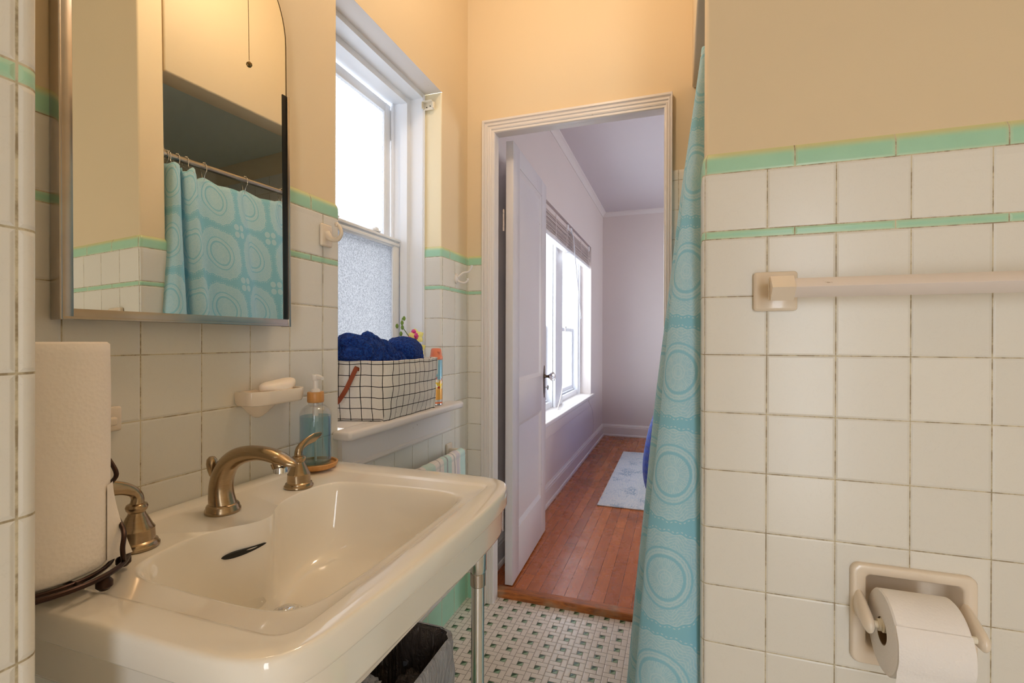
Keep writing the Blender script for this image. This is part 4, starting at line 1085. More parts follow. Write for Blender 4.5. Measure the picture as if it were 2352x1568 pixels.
# turned rim and inside
bm = B(); top = rows[-1]; lay = None
inn = [[(p[0]*.0+(-.9+(p[0]+.9)*s_), 1.375+(p[1]-1.375)*s2_, p[2]+dz) for p in top] for s_, s2_, dz in ((1.0, 1.0, 0), (1.015, 1.008, .002), (.99, .994, .0045), (.955, .975, .003), (.945, .97, -.02), (.93, .96, -.10), (.88, .93, -.155))]
for row in inn:
    for k, p in enumerate(row): row[k] = (min(p[0], -.795), p[1], p[2])
loft(bm, inn, uvs=lambda a_, b_: (US_[b_]+.011, .002*a_+.004)); part('rim', bm, MT['canvas'], bk, angle=70)
def strap(p0, p1, nrm, sag):
    bm = B(); nrm = Vector(nrm); p0 = Vector(p0); p1 = Vector(p1)
    P_ = catmull([p0, p0+nrm*.006+Vector((0, 0, .006)), (p0*.66+p1*.34)+nrm*.022+Vector((0, 0, -sag*.75)), (p0*.34+p1*.66)+nrm*.022+Vector((0, 0, -sag)), p1+nrm*.006+Vector((0, 0, .004)), p1], 5)
    w_ = .0065; d_ = Vector((0, 0, 1))
    rows_ = []
    for i, p in enumerate(P_):
        t_ = (P_[min(i+1, len(P_)-1)]-P_[max(0, i-1)]).normalized(); s_ = t_.cross(nrm).normalized()
        rows_.append([p+s_*w_+nrm*.0012, p-s_*w_+nrm*.0012, p-s_*w_-nrm*.0012, p+s_*w_-nrm*.0012])
    loft(bm, rows_, capa=True, capb=True); return bm
part('leather_handle', strap((-.890, 1.196, SZ+.150), (-.978, 1.172, SZ+.148), (.27, -.96, 0), .088), MT['leather'], bk)
part('leather_handle', strap((-.855, 1.556, SZ+.148), (-.945, 1.562, SZ+.146), (.1, .99, 0), .088), MT['leather'], bk)

def crumple(name, c, dims, rot, seed, label, amp=.010, fold=3, cat='towel'):
    """folded, slumped terry bundle: a superellipsoid with soft rolls and creases"""
    bm = B(); nu, nv = 64, 40; rows = []; Rm = Matrix.Rotation(rot[2], 3, 'Z') @ Matrix.Rotation(rot[1], 3, 'Y') @ Matrix.Rotation(rot[0], 3, 'X')
    def sg(v, e): return math.copysign(abs(v)**e, v)
    for i in range(nv+1):
        ph = -PI/2+PI*i/nv; row = []
        for k in range(nu):
            th = 2*PI*k/nu
            p = Vector((dims[0]*sg(cos(ph), .75)*sg(cos(th), .7), dims[1]*sg(cos(ph), .75)*sg(sin(th), .7), dims[2]*sg(sin(ph), .85)))
            q = Vector((p.x/.05, p.y/.05, p.z/.05+seed))
            cr = abs(sin((p.y/dims[1])*fold*1.4 + 1.2*noise.noise(q*.5)+seed))
            nrm = p.normalized()
            p = p+nrm*(amp*(cr**.6-.55)*1.3+amp*.9*noise.noise(q*.9)+.0030*noise.noise(q*5)+.0016*noise.noise(q*16))
            row.append(Rm @ p+Vector(c))
        rows.append(row)
    loft(bm, rows); return tag(finish(name, bm, MT['navy'], angle=180, loc=c), label, cat, 'navy towels in the window basket')
def sheetfold(name, ridge, w, drop, th, seed, label):
    """a terry towel folded over a ridge line, both flaps falling away"""
    bm = B(); R0_ = catmull(ridge, 14); rows = []; n = len(R0_)
    for i, p in enumerate(R0_):
        d = (R0_[min(i+1, n-1)]-R0_[max(i-1, 0)]).normalized(); s_ = Vector((d.y, -d.x, 0)).normalized()
        row = []
        m = 30; t_end = sin(PI*min(1, max(0, (i+.6)/(n+.2))))**.45
        for k in range(m+1):
            a_ = -1+2*k/m; ww = w*t_end
            pl_ = .0085*sin(i*.62+seed)+.006*sin(i*1.35+seed*2+a_*2); off = s_*(ww*a_*(1+pl_*14*abs(a_)))+Vector((0, 0, -drop*abs(a_)**1.5*t_end - .016*(1-t_end)+pl_*abs(a_)))
            q = p+off; q = q+Vector((0, 0, 1))*(.0120*noise.noise(Vector((q.x*26, q.y*26, seed)))+.0055*noise.noise(Vector((q.x*80, q.y*80, seed+5)))+.0018*noise.noise(Vector((q.x*190, q.y*190, q.z*120))))
            row.append(q)
        for k in range(m, -1, -1):
            a_ = -1+2*k/m; row.append(row[k]-Vector((0, 0, th)) if False else Vector(row[k])-Vector((0, 0, th)))
        rows.append(row)
    loft(bm, rows, capa=True, capb=True); return tag(finish(name, bm, MT['navy'], angle=180), label, 'towel', 'navy towels in the window basket')
TZ = H
crumple('bath_towel', (-.918, 1.222, TZ-.034), (.062, .040, .046), (.15, .12, .25), 1.3, 'navy towel bunched high at the near left end of the window basket', amp=.011, fold=3.2)
sheetfold('bath_towel', [(-.900, 1.232, TZ-.066), (-.885, 1.238, TZ-.038), (-.866, 1.250, TZ-.012), (-.858, 1.280, TZ-.020), (-.850, 1.350, TZ-.080)], .036, .048, .010, 8.0, 'navy towel folded into a peak over the front corner of the basket')
sheetfold('bath_towel', [(-.960, 1.255, TZ-.040), (-.935, 1.275, TZ+.014), (-.915, 1.312, TZ+.022), (-.890, 1.352, TZ+.0), (-.868, 1.402, TZ-.060)], .050, .070, .011, 14.0, 'tallest navy towel hump, in the middle against the window glass')
crumple('bath_towel', (-.880, 1.438, TZ-.046), (.060, .058, .056), (.10, .05, .1), 12.4, 'smooth rounded navy towel at the far right end of the basket', amp=.005, fold=1.2)
sheetfold('bath_towel', [(-.862, 1.310, TZ-.085), (-.850, 1.330, TZ-.042), (-.846, 1.355, TZ-.038), (-.846, 1.41, TZ-.064), (-.848, 1.455, TZ-.088)], .022, .045, .008, 21.0, 'small creased navy cloth tucked low along the front rim of the basket')
sheetfold('bath_towel', [(-.905, 1.330, TZ-.080), (-.880, 1.345, TZ-.040), (-.870, 1.375, TZ-.045), (-.868, 1.42, TZ-.088)], .034, .04, .010, 31.0, 'small navy cloth pinched between the tall hump and the rounded towel') if False else None
# orchid
oc = empty('artificial_orchid', (-.925, 1.600, SZ), 'yellow green and pink orchid sprig standing behind the basket', 'flower')
bm = B(); lathe(bm, [(0, 0), (.020, 0), (.026, .045), (.027, .05), (.024, .05), (.022, .044), (0, .044)], (-.925, 1.600, SZ), 20); part('flower_pot', bm, MT['pot'], oc)
bm = B(); tube(bm, catmull([(-.925, 1.600, SZ+.04), (-.922, 1.585, TZ-.10), (-.92, 1.575, TZ-.05), (-.92, 1.555, TZ-.005), (-.92, 1.52, TZ+.025), (-.92, 1.490, TZ+.05), (-.92, 1.492, TZ+.078)], 6), .0016, 6)
tube(bm, [(-.92, 1.575, TZ-.05), (-.915, 1.60, TZ-.035)], .0012, 6); part('stem', bm, MT['stem'], oc)
def bloom(c, s, tilt, nm):
    bm = B()
    for k in range(5):
        a_ = 2*PI*k/5+.4; rows_ = []
        for i in range(7):
            t = i/6; wd = s*.42*sin(PI*min(1, t*.92+.06))**.8
            cc = Vector((0, t*s, .18*s*t*t)); rows_.append([cc+Vector((wd*j, 0, -.10*s*(j*j)*t)) for j in (-1, -.5, 0, .5, 1)])
        Mx = Matrix.Translation(c) @ Matrix.Rotation(tilt[0], 4, 'Z') @ Matrix.Rotation(tilt[1], 4, 'Y') @ Matrix.Rotation(a_, 4, 'Z')
        loft(bm, [[Mx @ p for p in row] for row in rows_], close=False)
    bmesh.ops.solidify(bm, geom=bm.faces[:], thickness=.0006)
    f_ = part(nm, bm, MT['petal'], oc, angle=60)
    bm = B()
    for k in range(4):
        a_ = 2*PI*k/4; q = Vector(c)+Vector((.004, -.007+.005*cos(a_), .006*sin(a_))); lathe(bm, [(0, -.006), (.005, -.003), (.006, .002), (.003, .006), (0, .007)], q, 10)
    part('lip', bm, MT['petal_pink'], f_)
bloom(Vector((-.905, 1.562, TZ+.014)), .030, (-.75, 1.15), 'blossom')
bloom(Vector((-.905, 1.566, TZ-.034)), .034, (-.95, 1.0), 'blossom')
for q in ((-.92, 1.458, TZ+.048), (-.92, 1.483, TZ+.022), (-.92, 1.492, TZ+.044), (-.918, 1.487, TZ+.060), (-.918, 1.500, TZ+.076)):
    bm = B(); lathe(bm, [(0, -.009), (.004, -.006), (.0058, 0), (.004, .006), (0, .009)], q, 12); part('bud', bm, MT['stem'], oc)
bm = B()
for q in ((-.918, 1.512, TZ+.002), (-.916, 1.532, TZ+.003), (-.917, 1.565, TZ+.030)):
    lathe(bm, [(0, -.011), (.008, -.005), (.010, .001), (.006, .008), (0, .010)], q, 12)
part('pink_petals', bm, MT['petal_pink'], oc)
# spray can
r = empty('spray_can', (-.850, 1.612, SZ), 'air freshener spray can with coral cap and floral label beside the basket', 'spray can')
bm = B(); lathe(bm, [(0, .004), (.020, .003), (.0225, 0), (.024, .002), (.0235, .006), (.0235, .006)], (-.85, 1.612, SZ), 32); part('can_base', bm, MT['can_metal'], r)
bm = B(); lathe(bm, [(.0235, .005), (.0235, .166), (.0215, .170), (0, .170)], (-.85, 1.612, SZ), 32); part('can_body', bm, MT['label'], r)
bm = B(); lathe(bm, [(0, .168), (.0238, .168), (.0243, .170), (.0243, .178), (.0225, .181), (.0215, .184), (.0195, .203), (.0165, .209), (.008, .2105), (0, .209)], (-.85, 1.612, SZ), 32); part('spray_cap', bm, MT['cap_orange'], r, angle=40)
bm = B(); box(bm, (-.838, 1.596, SZ+.194), (-.828, 1.606, SZ+.2005), .002); part('nozzle', bm, MT['cap_orange'], r)

# towel rail under the window with a dish towel over it
r = empty('towel_bar', (XL, 1.55, H-.44), 'low white towel bar under the window, behind the sink', 'towel bar')
for yy in (1.285, 1.738):
    bm = B(); tileplate(bm, (XL, yy, H-.437), .046, .058, .010, .005); p_ = part('bar_bracket', bm, MT['ceramic'], r)
    bm = B(); box(bm, (XL+.008, yy-.010, H-.449), (XL+.074, yy+.010, H-.427), .004); part('bracket_arm', bm, MT['ceramic'], p_)
bm = B(); tube(bm, [(XL+.062, 1.285, H-.438), (XL+.062, 1.738, H-.438)], .0085, 16); part('bar', bm, MT['trim'], r)
bm = B(); rows = []; Ny = 60
cx_, cz_ = XL+.062, H-.438
path_ = [(-.016, -.20), (-.015, -.10), (-.014, -.03)] + [(-.0150*cos(PI*k/10), .0150*sin(PI*k/10)) for k in range(11)] + [(.016, -.03), (.018, -.12), (.019, -.26)]
for j in range(Ny+1):
    y_ = 1.300+.425*j/Ny; row = []
    for i, (px_, pz_) in enumerate(path_):
        m_ = 1+.25*noise.noise(Vector((y_*14, i*.1, 2))); w_ = .006*noise.noise(Vector((y_*20, pz_*6, 7)))
        row.append((cx_+px_*(1.15+.25*sin(y_*31)*.3)*m_+(w_ if abs(pz_) > .02 else 0), y_+.004*noise.noise(Vector((y_*9, i*.3, 1))), cz_+pz_*1.0+(.004*noise.noise(Vector((y_*22, 5, 1)))+.003 if pz_ > -.02 else 0)))
    rows.append(row)
loft(bm, rows, close=False, uvs=lambda a_, b_: (.300-.300*(1-a_/Ny) if False else .30*(a_/Ny), b_*.03))
bmesh.ops.solidify(bm, geom=bm.faces[:], thickness=-.0035)
tag(finish('hand_towel', bm, MT['dish'], angle=80), 'mint and white striped towel hanging over the low bar under the window', 'towel')

# waste bin
wb_ = empty('waste_bin', (-.70, 1.085, 0), 'grey plastic waste bin with a plastic bag liner on the floor under the sink', 'bin')
def rrect(cx, cy, hx_, hy_, r_, n=8):
    out = []
    for qx, qy, a0 in ((1, 1, 0), (-1, 1, PI/2), (-1, -1, PI), (1, -1, 3*PI/2)):
        for k in range(n+1):
            t = a0+PI/2*k/n; out.append((cx+qx*(hx_-r_)+r_*cos(t), cy+qy*(hy_-r_)+r_*sin(t)))
    return out
bm = B(); rr = [[(x, y, z) for x, y in rrect(-.70, 1.085, hx_, hy_, .04)] for hx_, hy_, z in ((.08, .11, 0), (.084, .115, .003), (.108, .142, .285), (.112, .146, .287), (.112, .146, .295), (.106, .140, .295), (.084, .114, .006))]
loft(bm, rr, capa=True, capb=True); part('bin_body', bm, MT['bin'], wb_, angle=50)
def wav(rows, amp, fr, seed):
    return [[(x+amp*s_*noise.noise(Vector((x*fr, y*fr, z*5+seed))), y+amp*s_*noise.noise(Vector((y*fr+3, x*fr, z*5+seed))), z+amp*.5*s_*noise.noise(Vector((x*fr, y*fr, seed+9)))) for x, y, z in row] for row, s_ in rows]
def rows_(spec, n=18): return [([(x, y, z) for x, y in rrect(-.70, 1.085, a_, b_, r_, n)], s_) for a_, b_, r_, z, s_ in spec]
def pleat(z0_, rows__, seed, amp, fr=70):
    out = []
    for row, s_ in rows__:
        r_ = []
        for i_, (x, y, z) in enumerate(row):
            dx, dy = x+.70, y-1.085; L_ = math.hypot(dx, dy)+1e-6; u_ = math.atan2(dy, dx)
            p_ = amp*s_*(.6*sin(u_*fr*.5+3*noise.noise(Vector((u_*4, z*9, seed))))+noise.noise(Vector((u_*14, z*16, seed+4))))
            r_.append((x+dx/L_*p_, y+dy/L_*p_, z+amp*.8*s_*noise.noise(Vector((u_*6, z*3, seed+7)))))
        out.append(r_)
    return out
bm = B(); loft(bm, pleat(0, rows_([(.112, .147, .05, .120, 3.0), (.116, .151, .05, .165, 1.6), (.118, .153, .05, .215, 1.2), (.120, .155, .05, .265, .8), (.120, .155, .05, .293, .55), (.116, .151, .05, .303, .5), (.109, .144, .05, .304, .4)], 60), 3, .0085)); part('bag_cuff', bm, MT['liner'], wb_, angle=75)
bm = B(); loft(bm, pleat(0, rows_([(.1105, .1455, .05, .3035, .4), (.105, .139, .05, .297, .7), (.099, .131, .05, .25, 1.6), (.090, .12, .05, .19, 2.2), (.078, .10, .05, .14, 2.4), (.05, .07, .04, .12, 2.4), (.012, .02, .01, .125, 1)], 60), 8, .0085, 50), capb=True); part('bag_inside', bm, MT['liner_in'], wb_, angle=75)
for q, s_, sd in (((-.745, 1.015, .215), .058, 2.2), ((-.668, 1.125, .175), .050, 6.4), ((-.690, 1.055, .185), .044, 9.4)):
    bm = B(); bmesh.ops.create_icosphere(bm, subdivisions=4, radius=s_)
    for v in bm.verts:
        d = v.co.normalized(); v.co = v.co*(1+.45*abs(noise.noise(d*2.6+Vector((sd, 0, 0))))+.2*abs(noise.noise(d*7+Vector((sd, 3, 0))))-.15)+Vector(q); 
    part('crumpled_bag', bm, MT['liner_in'] if sd > 5 else MT['liner'], wb_, angle=40)

# ------------------------------------------------------------------ right wall fittings
r = empty('towel_rail', (.17, YP, H+.092), 'square white towel rail in chipped paint across the right tiled wall', 'towel rail')
def rbar(bm, x0, x1, y, z, h, bev=.0015):
    # square bar turned 45 degrees
    pl = [(y, z+h), (y+h, z), (y, z-h), (y-h, z)]; prism(bm, pl, 'X', x0, x1)
    bmesh.ops.bevel(bm, geom=[e for e in bm.edges if abs(e.verts[0].co.x-e.verts[1].co.x) > .05], offset=bev, segments=2, affect='EDGES', profile=.5)
for xx in (.170, .90):
    bm = B(); tileplate(bm, (xx, YP, H+.092), .073, .073, .013, .006, 'Y'); p_ = part('rail_plate', bm, MT['ceramic'], r)
    bm = B(); rr = []
    for y_, h_ in ((YP-.012, .013), (YP-.022, .0155), (YP-.040, .019), (YP-.058, .0205)):
        rr.append([(xx-h_*.9, y_, H+.092-h_), (xx+h_*.9, y_, H+.092-h_), (xx+h_*.9, y_, H+.092+h_), (xx-h_*.9, y_, H+.092+h_)])
    loft(bm, rr, capa=True, capb=True)
    rbar(bm, xx-.017, xx+.019, .952, H+.092, .0215, .004); part('rail_post', bm, MT['ceramic'], p_)
bm = B(); rbar(bm, .186, .90, .952, H+.092, .0172); part('rail_bar', bm, MT['railpaint'], r)

# recessed toilet paper holder
cx0, cx1, cz0, cz1 = .292, .472, H-.568, H-.392
r = empty('toilet_paper_holder', (.382, YP, H-.48), 'recessed cream ceramic toilet paper holder in the right tiled wall', 'paper holder')
bm = B()
def rr2(x0, x1, z0, z1, rad, y, n=6):
    return [(x, y, z) for x, z in rrect((x0+x1)/2, (z0+z1)/2, (x1-x0)/2, (z1-z0)/2, rad, n)]
rings = [rr2(cx0, cx1, cz0, cz1, .014, YP+.001), rr2(cx0, cx1, cz0, cz1, .014, YP-.005), rr2(cx0+.0015, cx1-.0015, cz0+.0015, cz1-.0015, .013, YP-.0085), rr2(cx0+.004, cx1-.004, cz0+.004, cz1-.004, .012, YP-.0095),
         rr2(.3125, .4545, H-.538, H-.408, .008, YP-.0085), rr2(.315, .452, H-.536, H-.411, .008, YP-.005), rr2(.318, .449, H-.532, H-.415, .010, YP+.030), rr2(.325, .442, H-.524, H-.422, .014, YP+.046), rr2(.338, .429, H-.512, H-.434, .012, YP+.050)]
loft(bm, rings, capb=True); part('recess_plate', bm, MT['ceramic'], r, angle=60)
for s_, xx in ((-1, .3035), (1, .4555)):
    bm = B(); rr = []
    for y_, z_, a_, b_ in ((YP-.006, H-.462, .0085, .026), (YP-.018, H-.463, .0095, .022), (YP-.036, H-.467, .0098, .018), (YP-.050, H-.471, .0095, .0155), (YP-.062, H-.474, .0075, .012), (YP-.067, H-.475, .0035, .006)):
        rr.append([(xx+a_*cos(2*PI*k/24), y_, z_+b_*sin(2*PI*k/24)) for k in range(24)])
    loft(bm, rr, capa=True, capb=True); part('holder_arm', bm, MT['ceramic'], r, angle=60)
RY, RZ = YP-.054, H-.472
bm = B(); lathe(bm, [(0, .003), (.0055, .003), (.0055, .008), (.0095, .008), (.0095, .013), (.0115, .014), (.0115, .120), (.0095, .121), (.0095, .127), (.0055, .128), (.0055, .143), (0, .143)], (.3085, RY, RZ), 24, 'X'); part('spindle', bm, MT['cream_plastic'], r)
R2 = .0655; cy2, cz2 = RY-.0, RZ-.0095
tr = empty('toilet_paper_roll', (.3825, cy2, cz2), 'white toilet paper roll hanging on the recessed holder in the right wall', 'toilet paper')
bm = B(); xs0, xs1 = .322, .419
pr = [(.0215, xs0), (R2-.0025, xs0), (R2, xs0+.0025)]+[(R2, xs0+.0025+(xs1-xs0-.005)*i/12) for i in range(1, 12)]+[(R2, xs1-.0025), (R2-.0025, xs1), (.0215, xs1), (.0215, xs0)]
lathe(bm, pr, (0, cy2, cz2), 96, 'X'); part('paper', bm, MT['tpaper'], tr, angle=40)
bm = B(); lathe(bm, [(.0212, xs0+.0005), (.0212, xs1-.0005), (.0198, xs1-.0005), (.0198, xs0+.0005), (.0212, xs0+.0005)], (0, cy2, cz2), 40, 'X'); part('cardboard_core', bm, MT['card'], tr)
bm = B(); rows = []
for i in range(22):
    t = .62-i*.075 if i < 16 else None
    if t is not None: p = (cy2-(R2+.0012)*cos(t), cz2+(R2+.0012)*sin(t))
    else: p = (rows[-1][0][1]+.0006*(i-15), rows[-1][0][2]-.0055)
    rows.append([(xs0+.0005+(xs1-xs0-.001)*k/10, p[0]+.0004*sin(k*1.3+i), p[1]) for k in range(11)])
loft(bm, rows, close=False); bmesh.ops.solidify(bm, geom=bm.faces[:], thickness=.0005); part('loose_sheet', bm, MT['tpaper'], tr, angle=60)

# ------------------------------------------------------------------ shower curtain, rod, rings
RX, RZ_ = .090, H+.672
rod = empty('curtain_rod', (RX, 1.52, RZ_), 'thin metal shower curtain rod across the shower opening', 'rod')
bm = B(); tube(bm, [(RX, 1.113, RZ_), (RX, 1.924, RZ_)], .0115, 20); part('rod_tube', bm, MT['steel'], rod)
for yy, s_ in ((1.1105, 1), (1.9255, -1)):
    bm = B(); lathe(bm, [(0, 0), (.024, 0), (.024, .003), (.014, .007), (.014, .012), (0, .012)], (0, 0, 0), 24, 'Y'); bm.transform(Matrix.Translation((RX, yy, RZ_)) @ Matrix.Diagonal((1, s_, 1, 1))); part('rod_flange', bm, MT['steel'], rod)
Tp = [(.098, 1.128), (.080, 1.124), (.052, 1.129), (.046, 1.145), (.060, 1.158), (.092, 1.160), (.090, 1.170), (.058, 1.170), (.045, 1.186), (.050, 1.207), (.078, 1.222), (.092, 1.246), (.082, 1.285), (.062, 1.335), (.066, 1.390), (.090, 1.430), (.074, 1.485), (.058, 1.545), (.086, 1.600), (.070, 1.655), (.056, 1.710), (.086, 1.765), (.070, 1.820), (.060, 1.865), (.080, 1.900)]
Bp = [(.040, 1.040), (-.005, 1.028), (-.060, 1.030), (-.100, 1.060), (-.104, 1.095), (-.072, 1.118), (-.060, 1.135), (-.092, 1.150), (-.122, 1.175), (-.122, 1.215), (-.085, 1.240), (-.060, 1.262), (-.100, 1.300), (-.140, 1.350), (-.118, 1.405), (-.070, 1.450), (-.095, 1.505), (-.120, 1.560), (-.070, 1.615), (-.080, 1.670), (-.105, 1.720), (-.060, 1.770), (-.070, 1.820), (-.085, 1.865), (-.050, 1.905)]
NS = 9
def drift(z):     # outward swing with drop below the rod, measured off the photographed edge
    t = (H+.64-z)/(1.64)
    return t
Tc = catmull([(x, y, 0) for x, y in Tp], NS); Bc = catmull([(x, y, 0) for x, y in Bp], NS)
n = len(Tc); arc = [0]
for i in range(1, n): arc.append(arc[-1]+.5*((Tc[i]-Tc[i-1]).length+(Bc[i]-Bc[i-1]).length)*1.25)
NZ = 90; rows = []; zb = .075
hang = [4, 13, 25+8, 9*9+18, 9*14+9, 9*17+9, 9*20+9, 9*23]
hk_idx = [9*0+2, 9*2+4, 9*5+4, 9*8+4, 9*11+4, 9*15, 9*18, 9*21, 9*24-2]
for j in range(NZ+1):
    s_ = j/NZ; row = []
    for i in range(n):
        t = s_; te = 1-(1-t)**1.0
        f = t*(1.34-.34*t)
        p = Tc[i].lerp(Bc[i], f)
        # sag between rings
        d = min(abs(i-h) for h in hk_idx)/9
        ztop = H+.640-.020*min(1, d)**1.2*(1 if i > 60 else .3) - (.0 if i < 80 else .010)
        z = ztop-(ztop-zb)*t
        p = Vector((p.x, p.y, z)); p.x += .004*noise.noise(Vector((i*.09, z*3.0, 4))); p.y += .003*noise.noise(Vector((i*.09, z*3.0, 9)))
        row.append(p)
    rows.append(row)
bm = B(); loft(bm, rows, close=False, uvs=lambda a_, b_: (arc[b_]+.02, (1-a_/NZ)*1.68-.018))
finish.recalc = False
o = finish('shower_curtain', bm, MT['curtain'], angle=180); finish.recalc = True
so = o.modifiers.new('cloth', 'SOLIDIFY'); so.thickness = .0012; so.offset = 0
tag(o, 'pale teal shower curtain printed with white medallions, hanging in folds by the door', 'shower curtain')
ring0 = None
for i in hk_idx:
    y_ = min(1.915, max(1.128, rows[0][i].y)); x_ = rows[0][i].x; z_ = rows[0][i].z
    r = empty('curtain_ring', (RX, y_, RZ_), 'wire curtain ring with a bead roller on the shower rod', 'curtain ring', 'wire rings holding the shower curtain')
    bm = B(); P_ = [(RX+.016*cos(t), y_+.001*t, RZ_-.002+.0165*sin(t)) for t in [(-40+k*26)*PI/180 for k in range(10)]]
    P_ = catmull(P_+[(RX-.018, y_, RZ_-.022), ((RX-.014+x_)/2, y_, RZ_-.035), (x_-.002, y_, z_-.016), (x_+.004, y_, z_-.020), (RX+.014, y_+.002, RZ_-.018)], 4)
    tube(bm, P_, .0011, 6); part('ring_wire', bm, MT['chrome'], r, angle=80)
    bm = B()
    for t in (60, 90, 120): lathe(bm, [(0, -.003), (.0026, -.0015), (.0026, .0015), (0, .003)], (RX+.016*cos(t*PI/180), y_+.001, RZ_-.002+.0165*sin(t*PI/180)), 8)
    part('roller_beads', bm, MT['chrome'], r)

# ------------------------------------------------------------------ ceiling lamp with pull chain
lx, ly = -.385, 1.142
r = empty('ceiling_lamp', (lx, ly, CEIL), 'lit ceiling lamp with a brass pull chain, its bead end seen in the mirror', 'lamp')
bm = B(); lathe(bm, [(0, 0), (.075, 0), (.080, -.006), (.070, -.022), (.045, -.035), (.035, -.05), (0, -.05)], (lx, ly, CEIL), 36); part('lamp_base', bm, MT['ceramic'], r)
bm = B(); lathe(bm, [(0, -.045), (.018, -.048), (.030, -.075), (.035, -.10), (.030, -.128), (.014, -.145), (0, -.148)], (lx, ly, CEIL), 28); part('bulb', bm, MT['lampglass'], r, angle=80)
bm = B(); zc = CEIL-.03; n = int((zc-(H+.896))/.0042)
for k in range(n):
    bmesh.ops.create_icosphere(bm, subdivisions=1, radius=.0016, matrix=Matrix.Translation((lx+.055, ly, zc-k*.0042)))
tube(bm, [(lx+.055, ly, zc), (lx+.055, ly, H+.896)], .0005, 5); c_ = part('pull_chain', bm, MT['beads'], r, smooth=True, angle=180)
bm = B(); lathe(bm, [(0, .008), (.004, .007), (.0085, .002), (.0090, -.003), (.0055, -.0085), (.003, -.009), (0, -.007)], (lx+.055, ly, H+.888), 18); part('chain_end', bm, MT['beads'], c_)

# ------------------------------------------------------------------ bed and rug in the bedroom
r = empty('bed', (.5, 4.2, BF), 'bed under a royal blue quilted cover at the right of the bedroom', 'bed')
bm = B(); box(bm, (-.13, 3.42, BF+.16), (1.34, 5.35, BF+.56), .05, 4); part('mattress', bm, MT['sheet'], r)
bm = B(); box(bm, (-.05, 3.46, BF+.08), (1.38, 5.33, BF+.18), .01); part('bed_frame', bm, MT['bedwood'], r)
for x_ in (-.02, 1.33):
    for y_ in (3.5, 5.28): part('leg', bx((x_-.025, y_-.025, BF+.0085), (x_+.025, y_+.025, BF+.09), .004), MT['bedwood'], r)
rows = []; seq = [(1.0, H-.452, 0), (.55, H-.448, 0), (.14, H-.450, 0), (.045, H-.462, .3), (.0, H-.49, .6), (-.03, H-.55, .8), (-.055, H-.64, .9), (-.075, H-.75, 1), (-.085, H-.86, 1), (-.078, H-.95, 1), (-.066, H-1.005, 1)]
qq = catmull([(a_, b_, c_) for a_, b_, c_ in seq], 5)
for q in qq:
    row = []
    for k in range(49):
        t = k/48; fy_ = t*2*PI
        # plan outline of a rounded rectangle scaled by the profile
        out = -q.x      # how far the cover stands outside the mattress edge
        hx_, hy_ = .66+out*1.0+.04, .975+out*1.0+.04
        if hx_ < .02: hx_ = .02
        c4 = rrect(.60, 4.385, max(.01, .74+out), max(.01, .965+out), min(.09, max(.004, .74+out-.001)), 11)
        x_, y_ = c4[k % len(c4)] if k < 48 else c4[0]
        w_ = .012*q.z*noise.noise(Vector((x_*6, y_*6, q.y*2)))
        row.append((x_+w_, y_+w_, q.y+.006*noise.noise(Vector((x_*5, y_*5, 3)))))
    rows.append(row[:48])
bm = B(); loft(bm, rows, capa=True, uvs=lambda a_, b_: (b_*.095, a_*.022)); part('quilt', bm, MT['quilt'], r, angle=80)
bm = B(); box(bm, (-.125, 3.50, H-.452), (.5, 3.95, H-.432), .009, 3); part('folded_sheet', bm, MT['sheet'], r)
bm = B(); box(bm, (-.505, 3.22, BF), (.55, 4.86, BF+.008), .003)
for v in bm.verts: v.co.z += .002*noise.noise(Vector((v.co.x*3, v.co.y*3, 1)))
tag(finish('area_rug', bm, MT['rug']), 'pale distressed blue and white rug on the bedroom wood floor', 'rug')
# room behind the photographer: unseen wall, doorway made up and sized for fill light
bm = B(); box(bm, (-.55, -1.56, 0), (.45, -1.5, CEIL)); box(bm, (.90, -1.56, 0), (1.3, -1.5, CEIL)); box(bm, (.45, -1.56, 2.05), (.90, -1.5, CEIL))
struct(finish('wall_behind', bm, MT['paint'], smooth=False))
WORLD, BULB, EXPO = 10.5, 14.0, -0.40
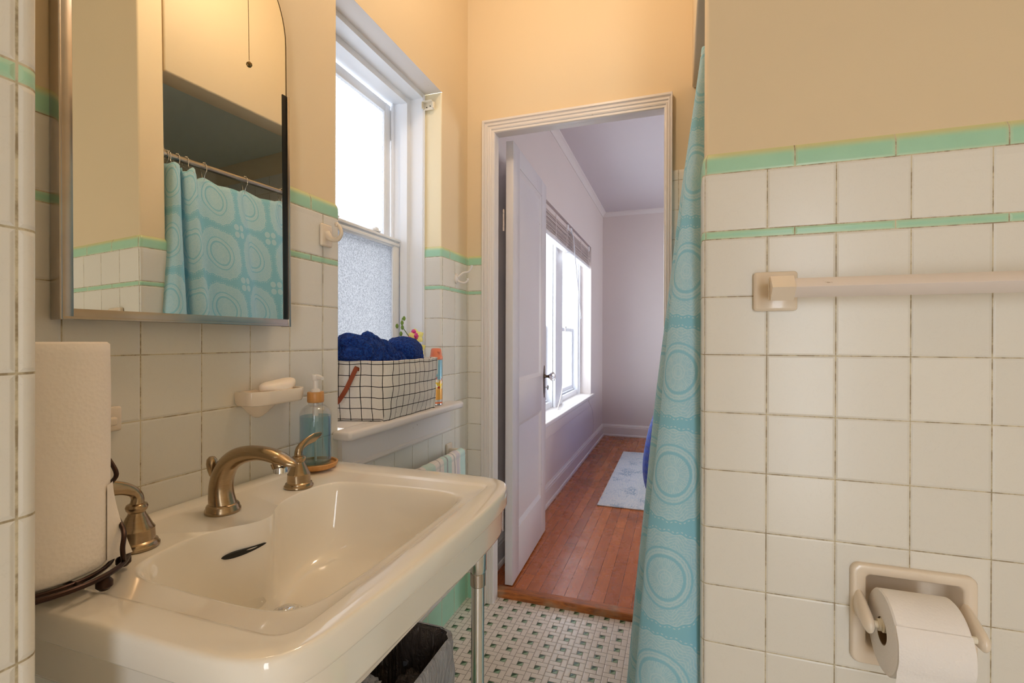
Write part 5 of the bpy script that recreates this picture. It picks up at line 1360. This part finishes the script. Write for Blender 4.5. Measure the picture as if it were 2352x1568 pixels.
# ------------------------------------------------------------------ light and camera
w = bpy.data.worlds.new('World'); bpy.context.scene.world = w; w.use_nodes = True
bg = w.node_tree.nodes['Background']; bg.inputs[0].default_value = (.90, .95, 1.0, 1); bg.inputs[1].default_value = WORLD
def portal(name, loc, rot, sx, sy):
    l = bpy.data.lights.new(name, 'AREA'); l.shape = 'RECTANGLE'; l.size = sx; l.size_y = sy; l.cycles.is_portal = True
    o = bpy.data.objects.new(name, l); o.location = loc; o.rotation_euler = rot; C.objects.link(o)
portal('daylight_bathroom_window', (-1.20, 1.385, 1.47), (0, -PI/2, 0), 1.3, .62)
portal('daylight_bedroom_window', (-1.16, 3.9, 1.3), (0, -PI/2, 0), 1.6, 1.95)
portal('daylight_bedroom_far_window', (3.52, 3.9, 1.35), (0, PI/2, 0), 1.6, 2.0)
portal('daylight_fill_doorway', (.675, -1.6, 1.03), (PI/2, 0, 0), .45, 2.05)  # guides sky fill in through the made-up doorway
l = bpy.data.lights.new('ceiling_bulb', 'POINT'); l.energy = BULB; l.color = (1.0, .79, .60); l.shadow_soft_size = .07
o = bpy.data.objects.new('ceiling_bulb', l); o.location = (-.385, 1.142, 2.56); C.objects.link(o)
cam = bpy.data.cameras.new('camera'); cam.sensor_width = 36; cam.lens = 1113.85/2352*36; cam.clip_start = .02
co = bpy.data.objects.new('camera', cam); C.objects.link(co)
yaw, pit, rol = .3301, .00248, .00283
F = Vector((-sin(yaw)*cos(pit), cos(yaw)*cos(pit), -sin(pit))); R0 = Vector((cos(yaw), sin(yaw), 0)); U0 = R0.cross(F)
R_ = R0*cos(rol)+U0*sin(rol); U_ = -R0*sin(rol)+U0*cos(rol)
co.matrix_world = Matrix(((R_.x, U_.x, -F.x, 0), (R_.y, U_.y, -F.y, 0), (R_.z, U_.z, -F.z, H), (0, 0, 0, 1)))
sc = bpy.context.scene; sc.camera = co
sc.view_settings.view_transform = 'Standard'; sc.view_settings.look = 'None'; sc.view_settings.gamma = 1
sc.view_settings.exposure = EXPO; sc.view_settings.use_curve_mapping = False
sc.cycles.max_bounces = 12; sc.cycles.transparent_max_bounces = 24; sc.cycles.glossy_bounces = 6; sc.cycles.diffuse_bounces = 6
sc.cycles.caustics_reflective = False; sc.cycles.caustics_refractive = False
